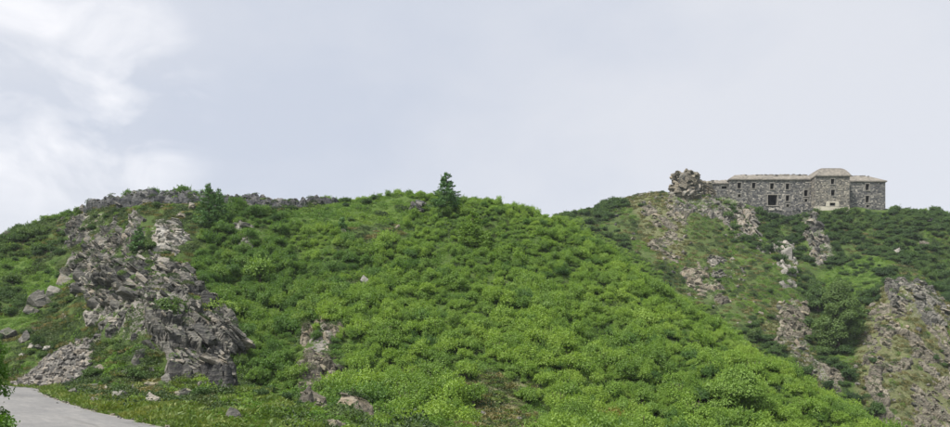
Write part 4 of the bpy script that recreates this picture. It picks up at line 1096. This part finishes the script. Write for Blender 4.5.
def hip_roof(x0, x1, y0, y1, z, rise, inset, th=.28, seed=1, insl=None, insr=None):
    """low hipped slab roof with a worn, uneven top edge"""
    r = np.random.default_rng(seed); mb = MB(); nx = max(4, int((x1 - x0) / .9)); il = inset if insl is None else insl; ir = inset if insr is None else insr
    xe = np.linspace(x0, x1, nx + 1); xt = np.linspace(x0 + il, x1 - ir, nx + 1)
    je = r.normal(0, .035, nx + 1); jt = r.normal(0, .075, nx + 1)
    E0 = [(xe[i], y0 + je[i], z + je[i] * .6) for i in range(nx + 1)]; B0 = [(p[0], p[1] + .02, z - th) for p in E0]
    T0 = [(xt[i], y0 + inset, z + rise + jt[i]) for i in range(nx + 1)]; T1 = [(xt[i], y1 - inset, z + rise + jt[i] * .5) for i in range(nx + 1)]
    E1 = [(xe[i], y1, z) for i in range(nx + 1)]; B1 = [(p[0], y1, z - th) for p in E1]
    rows = [B0, E0, T0, T1, E1, B1]
    for ra, rb in zip(rows, rows[1:]):
        for i in range(nx): mb.add([ra[i], ra[i + 1], rb[i + 1], rb[i]], [(0, 1, 2, 3)])
    for i in (0, nx):
        mb.add([B0[i], E0[i], E1[i], B1[i]], [(0, 1, 2, 3)]); mb.add([E0[i], T0[i], T1[i], E1[i]], [(0, 1, 2, 3)])
    for i in range(nx): mb.add([B0[i], B0[i + 1], B1[i + 1], B1[i]], [(3, 2, 1, 0)])
    return mb
def coping(x0, x1, y, z, r, lo=.12, hi=.42, dens=.7):
    mb = MB(); x = x0
    while x < x1:
        w = r.uniform(.3, .9)
        if r.random() < dens:
            h = r.uniform(lo, hi); t = r.uniform(-.06, .06); v, f = box_faces(x, x + w * .92, y - r.uniform(.15, .3), y + .35, z - .2, z + h)
            v = [(p[0] + r.normal(0, .04), p[1] + r.normal(0, .04), p[2] + r.normal(0, .04) + t * (p[0] - x)) for p in v]; mb.add(v, f)
        x += w
    return mb
fort = empty('stone_fort', (fx(800), FY + 4, fz(212))); tag(fort, 'long ruined stone fort with a hip-roofed tower on the right-hand summit', 'fort')
FO = -np.array(fort.location)
def fpart(name, mb, mat, parent=None):
    """mesh in world coordinates, made a child of the fort or of one of its blocks"""
    if parent is None:
        mb.v = [tuple(np.array(p) + FO) for p in mb.v]; return mb.build(name, M[mat], fort)
    mb.v = [tuple(np.array(p) + FO) for p in mb.v]; return mb.build(name, M[mat], parent)
_mb_build = MB.build
def world_build(s, name, mat, parent=None, smooth=False):
    if parent is not None: s.v = [tuple(np.array(p) + FO) for p in s.v]
    return _mb_build(s, name, mat, parent, smooth)
r = np.random.default_rng(31)
def op(u0, u1, v0, v1, xo, Y=FY): return (fx(u0 - .25, Y) - xo, fx(u1 + .25, Y) - xo, fz(v1 + .2, Y), fz(v0 - .2, Y))
def block(name, x0, x1, y, depth, ztop, zbot, ops, mat, gate=None, plane=None):
    """a building block: front wall with openings, other walls, stone facing and window surrounds"""
    F = Facade((x0, y), (1, 0), x1 - x0, zbot, ztop, ops + ([gate] if gate else [])); mb = F.wall(MB())
    # ends, back and floor close the rooms, so the openings are dark
    mb.add([(x0, y, zbot), (x0, y + depth, zbot), (x0, y + depth, ztop), (x0, y, ztop)], [(0, 1, 2, 3)])
    mb.add([(x1, y, zbot), (x1, y + depth, zbot), (x1, y + depth, ztop), (x1, y, ztop)], [(3, 2, 1, 0)])
    mb.add([(x0, y + depth, zbot), (x1, y + depth, zbot), (x1, y + depth, ztop), (x0, y + depth, ztop)], [(3, 2, 1, 0)])
    mb.add([(x0, y, ztop - .31), (x1, y, ztop - .31), (x1, y + depth, ztop - .31), (x0, y + depth, ztop - .31)], [(0, 1, 2, 3)])
    w = fpart(name, mb, 'mortar')
    st = fpart('facing_stones', F.stones(r, MB(), zbot, ztop - .32), mat, w); st['kind'] = 'stuff'
    MB.build = world_build
    for o in ops: F.window(o, w, .10 if o[3] - o[2] < .9 else .13, sill=o[3] - o[2] > .9)
    MB.build = _mb_build
    return w, F
zb = fz(222)
# main wing
x0, x1 = fx(729.5), fx(811)
ops = [op(737.6, 740.9, 183.0, 188.2, x0), op(752.1, 755.3, 183.0, 188.2, x0), op(770.3, 773.6, 183.6, 189.0, x0), op(785.9, 789.1, 183.9, 189.3, x0), op(804.2, 807.6, 190.3, 196.0, x0),
       op(785.9, 789.1, 195.6, 201.0, x0), op(804.6, 807.2, 199.2, 201.6, x0), op(786.3, 788.9, 204.6, 206.6, x0), op(738.0, 740.6, 194.6, 197.0, x0)]
gate = op(768.0, 777.0, 195.2, 205.0, x0)
wing, F = block('main_wing', x0, x1, FY, 9.0, fz(179.2), zb, ops, 'masonry', gate)
MB.build = world_build
g = MB(); F.bar(g, gate[0] - .2, gate[0] - .004, gate[2] - .1, gate[3], -.2, .12); F.bar(g, gate[1] + .004, gate[1] + .2, gate[2] - .1, gate[3], -.2, .12); F.bar(g, gate[0] - .55, gate[1] + .55, gate[3] + .004, gate[3] + .22, -.2, .13)
F.bar(g, gate[0] - .5, gate[1] + .5, gate[2] - .25, gate[2] - .104, -.2, .2)
g.build('gate_surround', M['dressed'], wing)
MB.build = _mb_build
fpart('roof', hip_roof(x0 - .25, x1 - .02, FY - .3, FY + 9.3, fz(179.2), fz(174.9) - fz(179.2) + .55, 2.3, seed=3, insr=.01), 'roofslab', wing)
fpart('roof_coping', coping(x0 + 2.2, x1, FY + 1.9, fz(174.9) + .52, r, -.05, .18, .8), 'rubble', wing)
# low wing towards the rock tower
x0, x1 = fx(711), fx(729.4)
ops = [op(722.4, 727.6, 185.8, 188.0, x0)]
low, F = block('low_wing', x0, x1, FY + .6, 6.0, fz(182.6), zb, ops, 'masonry')
fpart('roof', hip_roof(x0 - .2, x1 - .01, FY + .35, FY + 6.8, fz(182.6), 1.25, 1.9, seed=4, insr=.01), 'roofslab', low)
fpart('broken_parapet', coping(fx(702), fx(713), FY + .6, fz(182), r, .2, .6, .95).add(*box_faces(fx(702), fx(713), FY + .5, FY + 1.4, fz(200), fz(182.5))), 'masonry_tan', low)
# tower with a splayed left corner
TY = FY - 2.6
tx0, tx1, tx2 = fx(811.2), fx(815.6, TY), fx(849.6, TY)
ztop = fz(175.4, TY); zbt = fz(221, TY)
opsT = [op(831.0, 834.2, 179.2, 184.0, tx1, TY), op(831.2, 834.6, 190.0, 195.6, tx1, TY), op(829.8, 835.0, 203.0, 205.2, tx1, TY)]
F1 = Facade((tx1, TY), (1, 0), tx2 - tx1, zbt, ztop, opsT); mb = F1.wall(MB())
sp = np.array([tx1 - tx0, TY - FY]); F2 = Facade((tx0, FY), sp, float(np.linalg.norm(sp)), zbt, ztop, []); F2.wall(mb)
yb = FY + 6.5
mb.add([(tx2, TY, zbt), (tx2, yb, zbt), (tx2, yb, ztop), (tx2, TY, ztop)], [(0, 1, 2, 3)]); mb.add([(tx0, yb, zbt), (tx0, FY, zbt), (tx0, FY, ztop), (tx0, yb, ztop)], [(0, 1, 2, 3)])
mb.add([(tx2, yb, zbt), (tx0, yb, zbt), (tx0, yb, ztop), (tx2, yb, ztop)], [(0, 1, 2, 3)])
mb.add([(tx0, FY, ztop - .31), (tx1, TY, ztop - .31), (tx2, TY, ztop - .31), (tx2, yb, ztop - .31), (tx0, yb, ztop - .31)], [(0, 1, 2, 3, 4)])
tower = fpart('tower', mb, 'mortar')
zp = fz(206.2, TY)
st = F1.stones(r, MB(), zp, ztop - .3, skip=.04); F2.stones(r, st, zp, ztop - .3)
so = fpart('facing_stones', st, 'masonry_tan', tower); so['kind'] = 'stuff'
MB.build = world_build
for o in opsT[:2]: F1.window(o, tower)
mb = MB(); o = opsT[2]; F1.bar(mb, o[0] - .8, o[1] + .8, o[3] + .003, o[3] + .35, -.1, .12); F1.bar(mb, o[0] - .9, o[0] - .003, o[2] - .3, o[3], -.1, .12); F1.bar(mb, o[1] + .003, o[1] + .9, o[2] - .3, o[3], -.1, .12); mb.build('window', M['plaster'], tower)
mb = MB(); F1.bar(mb, 0.02, o[0] - .95, zbt, zp - .05, -.05, .07); F1.bar(mb, o[1] + .95, F1.L - .02, zbt, zp - .2, -.05, .07); F1.bar(mb, o[0] - .945, o[1] + .945, zbt, o[2] - .31, -.05, .08); F2.bar(mb, 0.02, F2.L + .03, zbt, zp - .1, -.05, .06)
mb.build('plastered_base', M['plaster'], tower)
MB.build = _mb_build
# hipped tower roof (follows the splayed plan)
e = .3; plan = [(tx0 - e, yb + e), (tx0 - e, FY - e * .3), (tx1 - e * .3, TY - e), (tx2 + e, TY - e), (tx2 + e, yb + e)]
ry = TY + 3.3; top = [(fx(823.5, ry), yb - 2.2), (fx(822.2, ry), FY + .6), (fx(824.0, ry), ry), (fx(837.4, ry), ry), (fx(837.4, ry), yb - 2.2)]
zr = fz(168.6, ry); mb = MB(); n = 5
lowr = [(p[0], p[1], ztop - .28) for p in plan]; ev = [(p[0], p[1], ztop) for p in plan]; tp = [(p[0], p[1], zr) for p in top]
for i in range(n):
    j = (i + 1) % n; mb.add([lowr[i], lowr[j], ev[j], ev[i]], [(0, 1, 2, 3)])
    a, b, c_, d_ = map(np.array, (ev[i], ev[j], tp[j], tp[i])); K = 7          # domed slope in uneven courses
    bow = lambda t: np.array([0, 0, .62 * math.sin(math.pi * t)])
    for q in range(K):
        t0, t1 = q / K, (q + 1) / K; up = np.array([0, 0, .05])
        mb.add([a + (d_ - a) * t0 + up * (q > 0) + bow(t0), b + (c_ - b) * t0 + up * (q > 0) + bow(t0), b + (c_ - b) * t1 + bow(t1), a + (d_ - a) * t1 + bow(t1)], [(0, 1, 2, 3)])
        if q: mb.add([a + (d_ - a) * t0 + bow(t0), b + (c_ - b) * t0 + bow(t0), b + (c_ - b) * t0 + up + bow(t0), a + (d_ - a) * t0 + up + bow(t0)], [(0, 1, 2, 3)])
mb.add(tp, [(0, 1, 2, 3, 4)]); mb.add(lowr, [(4, 3, 2, 1, 0)])
fpart('roof', mb, 'roofslab', tower)
fpart('roof_coping', coping(fx(823.5, ry), fx(837, ry), ry + .3, zr, r, -.02, .14, .8), 'rubble', tower)
# right wing
x0, x1 = fx(850.0), fx(885.4)
ops = [op(865.7, 868.9, 184.2, 190.0, x0), op(865.7, 868.9, 196.0, 202.2, x0), op(866.4, 868.8, 205.2, 207.2, x0)]
rw, F = block('right_wing', x0, x1, FY, 9.0, fz(181.0), zb, ops, 'masonry')
fpart('roof', hip_roof(x0 + .01, x1 + .3, FY - .3, FY + 9.3, fz(181.0), fz(175.6) - fz(181.0) + .45, 2.3, seed=6, insl=.01, insr=3.4), 'roofslab', rw)
fpart('roof_coping', coping(x0, fx(872), FY + 1.9, fz(175.6) + .42, r, -.05, .16, .8), 'rubble', rw)
# retaining wall in front of the main wing
F = Facade((fx(764, 169.6), 169.6), (1, 0), fx(812, 169.6) - fx(764, 169.6), fz(224, 169.6), fz(209.5, 169.6), [])
mb = F.wall(MB()); v, f = box_faces(F.O[0], F.O[0] + F.L, 169.6 + .01, FY - .02, fz(224), F.z1 - .02); mb.add(v, f)
tw = fpart('terrace_wall', mb, 'mortar')
so = fpart('facing_stones', F.stones(r, MB(), F.z0, F.z1), 'masonry', tw); so['kind'] = 'stuff'
fpart('coping', coping(F.O[0], F.O[0] + F.L, 169.6, F.z1, r, .0, .3, .8), 'masonry', tw)

# rock tower at the left end of the fort
c = (fx(688, 168), 168.5); rt = empty('rock_tower', (c[0], c[1], fz(198, 168))); tag(rt, 'blocky brown rock tower at the left end of the fort', 'rock tower')
r = np.random.default_rng(41); zb0 = fz(199, 168)
for t in range(16):                                  # heart of the crag
    z = zb0 + 5.0 * t / 15; put_rock(rt, 'rock', int(r.integers(0, 14)), Euler((r.normal(0, .2), r.normal(.2, .2), r.uniform(0, 6))).to_matrix(), (5.0, 4.4, 5.0), (c[0] + r.normal(0, .5), c[1] + r.normal(0, .4) + .5, z))
for i in range(210):
    z = zb0 + 6.6 * r.random(); h = (z - zb0) / 6.6
    half = 4.0 * (1 - .25 * h) if h < .8 else 3.0; a = r.uniform(math.pi * .95, math.pi * 2.05)
    x = c[0] - .2 + math.cos(a) * half * r.uniform(.8, 1.0); y = c[1] + .8 + math.sin(a) * 2.6 * r.uniform(.8, 1.05); L = .8 + 1.6 * r.random() ** 2
    put_rock(rt, 'rock_warm' if r.random() < .75 else 'rock', int(r.integers(0, 24)), strata(r, -14 if h < .4 else 20, -12, 14), (L, L * .8, L), (x, y, z))
for i in range(46):                                  # lower shoulder running to the low wing
    x = fx(r.uniform(702, 714), 169); z = zb0 + (fz(179, 169) - zb0) * r.random() * (1 - .35 * (x - fx(702, 169)) / 3); L = r.uniform(.6, 1.6)
    put_rock(rt, 'rock_warm', int(r.integers(0, 24)), strata(r, 18, -12, 16), (L, L * .8, L), (x, 169.6 + r.normal(0, .4), z))

# ------------------------------------------------------------------ conifers
def conifer(name, x, y, h, rad, mat, label, seed, group=None, dens=1.0, droop=.12, base=.06, leafs=.26, top_thin=1.0, zoff=-.15, n_whorl=None):
    r = np.random.default_rng(seed); root = empty(name, (x, y, float(H(x, y)) + zoff), 0); tag(root, label, 'tree', group)
    lean = r.normal(0, .015, 2); tr = MB(); nz = 9
    tr.tube([(lean[0] * h * t + .04 * math.sin(5 * t), lean[1] * h * t, h * t) for t in np.linspace(0, 1, nz)], [max(.012, h * .017 * (1 - t) + .01) for t in np.linspace(0, 1, nz)], 7)
    P, Nn, Sz = [], [], []; br = MB(); nw = n_whorl or int(h * 3.6)
    for w in range(nw):
        t = base + (1 - base) * (w / nw) ** .92; z = h * t; R = rad * (1 - t) ** .78 * top_thin + .08
        for b in range(int(r.integers(4, 7))):
            a = r.uniform(0, 6.28); L = R * r.uniform(.55, 1.12); d = np.array([math.cos(a), math.sin(a), 0])
            z0 = z + r.normal(0, h * .012); sag = -droop * L * r.uniform(.3, 1.3); tip = .22 * L * r.random()
            q = lambda s_: np.array([lean[0] * z, lean[1] * z, z0]) + d * L * s_ + np.array([0, 0, sag * math.sin(s_ * 2.2) + tip * s_ ** 3])
            br.tube([q(0), q(.5), q(1)], [.018 + .010 * L, .012 + .004 * L, .004], 3)
            m_ = max(8, int(46 * L * dens)); ss = r.uniform(.12, 1.02, m_) ** .8
            sd = np.array([-d[1], d[0], 0])
            for s_ in ss:
                spread = .26 * L * (1.1 - s_) + .05
                P.append(q(s_) + sd * r.normal(0, spread) + np.array([0, 0, r.normal(-.02, .06)])); Nn.append(np.array([0, 0, 1.0]) + r.normal(0, .6, 3)); Sz.append(leafs * r.uniform(.6, 1.3))
    P, Nn, Sz = np.array(P), np.array(Nn), np.array(Sz)
    V, F = leaf_arrays(P, Nn, Sz, .38, r)
    cr = obj('crown', mesh_np('crown', V, F, M[mat]), root); tr.build('trunk', M['bark'], root, True); br.build('branches', M['bark'], cr)
    return root
def tree_at(u, vbase, vtop, Y=None):
    if Y is None: x, y = hit(u, vbase, Z)
    else: x, y = (u - U0) / FPX * Y, Y
    return x, y, CAMZ + (V0 - vtop) / FPX * y - float(H(x, y))
x, y, h = tree_at(447, 213, 171); conifer('conifer_tree', x, y, h, 2.8, 'larch', 'lone conifer standing against the sky on the middle crest', 51, dens=1.35, droop=.0)
x, y, h = tree_at(473, 246, 208); conifer('young_larch', x, y, h, 2.9, 'larch_light', 'pale green young larch just below the lone conifer', 52, dens=1.2)
x, y, h = tree_at(209, 226, 181.5); conifer('conifer_tree', x, y, h, 1.9, 'larch', 'taller dark conifer beside the left skyline rocks', 53, dens=1.0, droop=.03)
x, y, h = tree_at(219.5, 224, 186); conifer('conifer_tree', x, y, h, 1.3, 'larch', 'thin-topped conifer just right of the taller dark conifer', 54, dens=.55, droop=.0)
x, y, h = tree_at(139, 251, 225); conifer('small_conifer', x, y, h, 1.3, 'larch', 'small green conifer among rocks left of the pale rock patch', 55, dens=1.5)
x, y, h = tree_at(342, 232, 220); conifer('small_conifer', x, y, 2.0, .8, 'larch', 'tiny dark conifer on the bright grass below the crest', 56, dens=1.5)

# ------------------------------------------------------------------ leafy trees and special bushes
def leafy_tree(name, x, y, h, wx, label, mat, seed, n=46, leaf=.28, cat='tree', zoff=-.3, low=.12, per=90):
    r = np.random.default_rng(seed); root = empty(name, (x, y, float(H(x, y)) + zoff)); tag(root, label, cat)
    L = []; tr = MB()
    tr.tube([(0, 0, -.6), (.1, .05, h * .25), (-.1, 0, h * .55), (0, .1, h * .85)], [h * .028, h * .024, h * .016, .03], 8)
    for i in range(n):
        t = low + (1 - low) * r.random() ** .8; prof = math.sin(min(1, (t - low) / (1 - low) * .86 + .16) * math.pi) ** .7
        a = r.uniform(0, 6.28); q = wx * prof * math.sqrt(r.random()) * .8; p = (math.cos(a) * q, math.sin(a) * q * .8, h * t * .92); rad = wx * r.uniform(.2, .36)
        L.append((p, rad))
        if i % 3 == 0: tr.tube([(0, 0, p[2] * .55), (p[0] * .5, p[1] * .5, p[2] * .8), p], [h * .012, h * .008, .02], 4)
    P, Nn, Sz = lobes_foliage(r, L, int(per * (.4 ** 2) / ((wx * .28) ** 2) * wx ** 2 * .16 / leaf ** 2 * .12), leaf)
    V, F = leaf_arrays(P, Nn, Sz, .62, r)
    obj('crown', mesh_np('crown', V, F, M[mat]), root); tr.build('trunk', M['bark'], root, True); return root
def at_px(u, v): return hit(u, v, Z)
x, y = at_px(838, 352); leafy_tree('leafy_tree', x, y, 12.5, 4.3, 'large dark leafy tree leaning over the gully below the fort', 'alder_far', 61, n=70)
x, y = at_px(818, 312); leafy_tree('leafy_tree', x, y, 5.2, 2.6, 'smaller leafy tree left of the large dark tree', 'alder_far', 62, n=40)
x, y = at_px(735, 415); leafy_tree('broad_shrub', x, y, 3.5, 2.7, 'broad bright lime shrub on the lower right shoulder', 'alder_lime', 63, n=60, leaf=.17, cat='shrub', low=.05)
x, y = at_px(612, 424); place_shrub('yellow_bush', YELLOW, x, y, 1.25, 'yellowing orange bush at the bottom edge, middle', 'bush')
x, y = at_px(463, 402); place_shrub('yellow_bush', YELLOW, x, y, .75, 'small yellow bush beside the brown heath patch', 'bush', sz=1.4)
x, y = at_px(262, 285); place_shrub('pale_shrub', LIME, x, y, 2.2, 'rounded yellow-green bush right of the upper cliff', 'bush')
x, y = at_px(222, 318); place_shrub('pale_shrub', LIME, x, y, 1.9, 'bright green bush overhanging the top of the big cliff', 'bush', sz=.7)
x, y = at_px(130, 275); place_shrub('bush', HILL, x, y, 1.1, 'dark bush growing in the middle of the broken rock rib', 'bush')
x, y = at_px(172, 318); place_shrub('bush', HILL, x, y, 1.3, 'green bush growing out of the big cliff face', 'bush')
# bush beside the viewer
r = np.random.default_rng(71)
for (bx, by, hh, ww, lab) in ((-5.11, 6.9, 2.15, .46, 'dark leafy bush at the left picture edge beside the road'), (-4.10, 5.75, 1.3, .32, 'lower front bush at the left picture edge, bottom corner')):
    root = empty('roadside_bush', (bx, by, float(H(bx, by)) - .05)); tag(root, lab, 'bush')
    L = [((ww * .62 * math.cos(i * 2.4) * r.uniform(.3, 1), ww * .62 * math.sin(i * 2.4) * r.uniform(.3, 1), hh * (.08 + .82 * i / 54)), ww * r.uniform(.28, .42)) for i in range(55)]
    P, Nn, Sz = lobes_foliage(r, L, 2600, .04, .8, .3); V, F = leaf_arrays(P, Nn, Sz, .5, r)
    obj('foliage', mesh_np('foliage', V, F, M['nearbush']), root); stems_mb(r, hh, 9, ww * .8, .014).build('stems', M['bark'], root)
#--SPLIT--

# ------------------------------------------------------------------ thin mountain haze
m, nt, nd, lk, out = new_mat('haze_air')
pv = N(nt, 'ShaderNodeVolumePrincipled'); pv.inputs['Color'].default_value = (0.86, 0.92, 1.0, 1); pv.inputs['Density'].default_value = 0.00022; pv.inputs['Anisotropy'].default_value = 0.2
lk.new(pv.outputs[0], out.inputs['Volume'])
hz = MB().box(-980, 980, -760, 1300, float(Z.min()) - 1.0, 60.0).build('haze', m); tag(hz, 'thin pale mountain haze', None, kind='stuff')
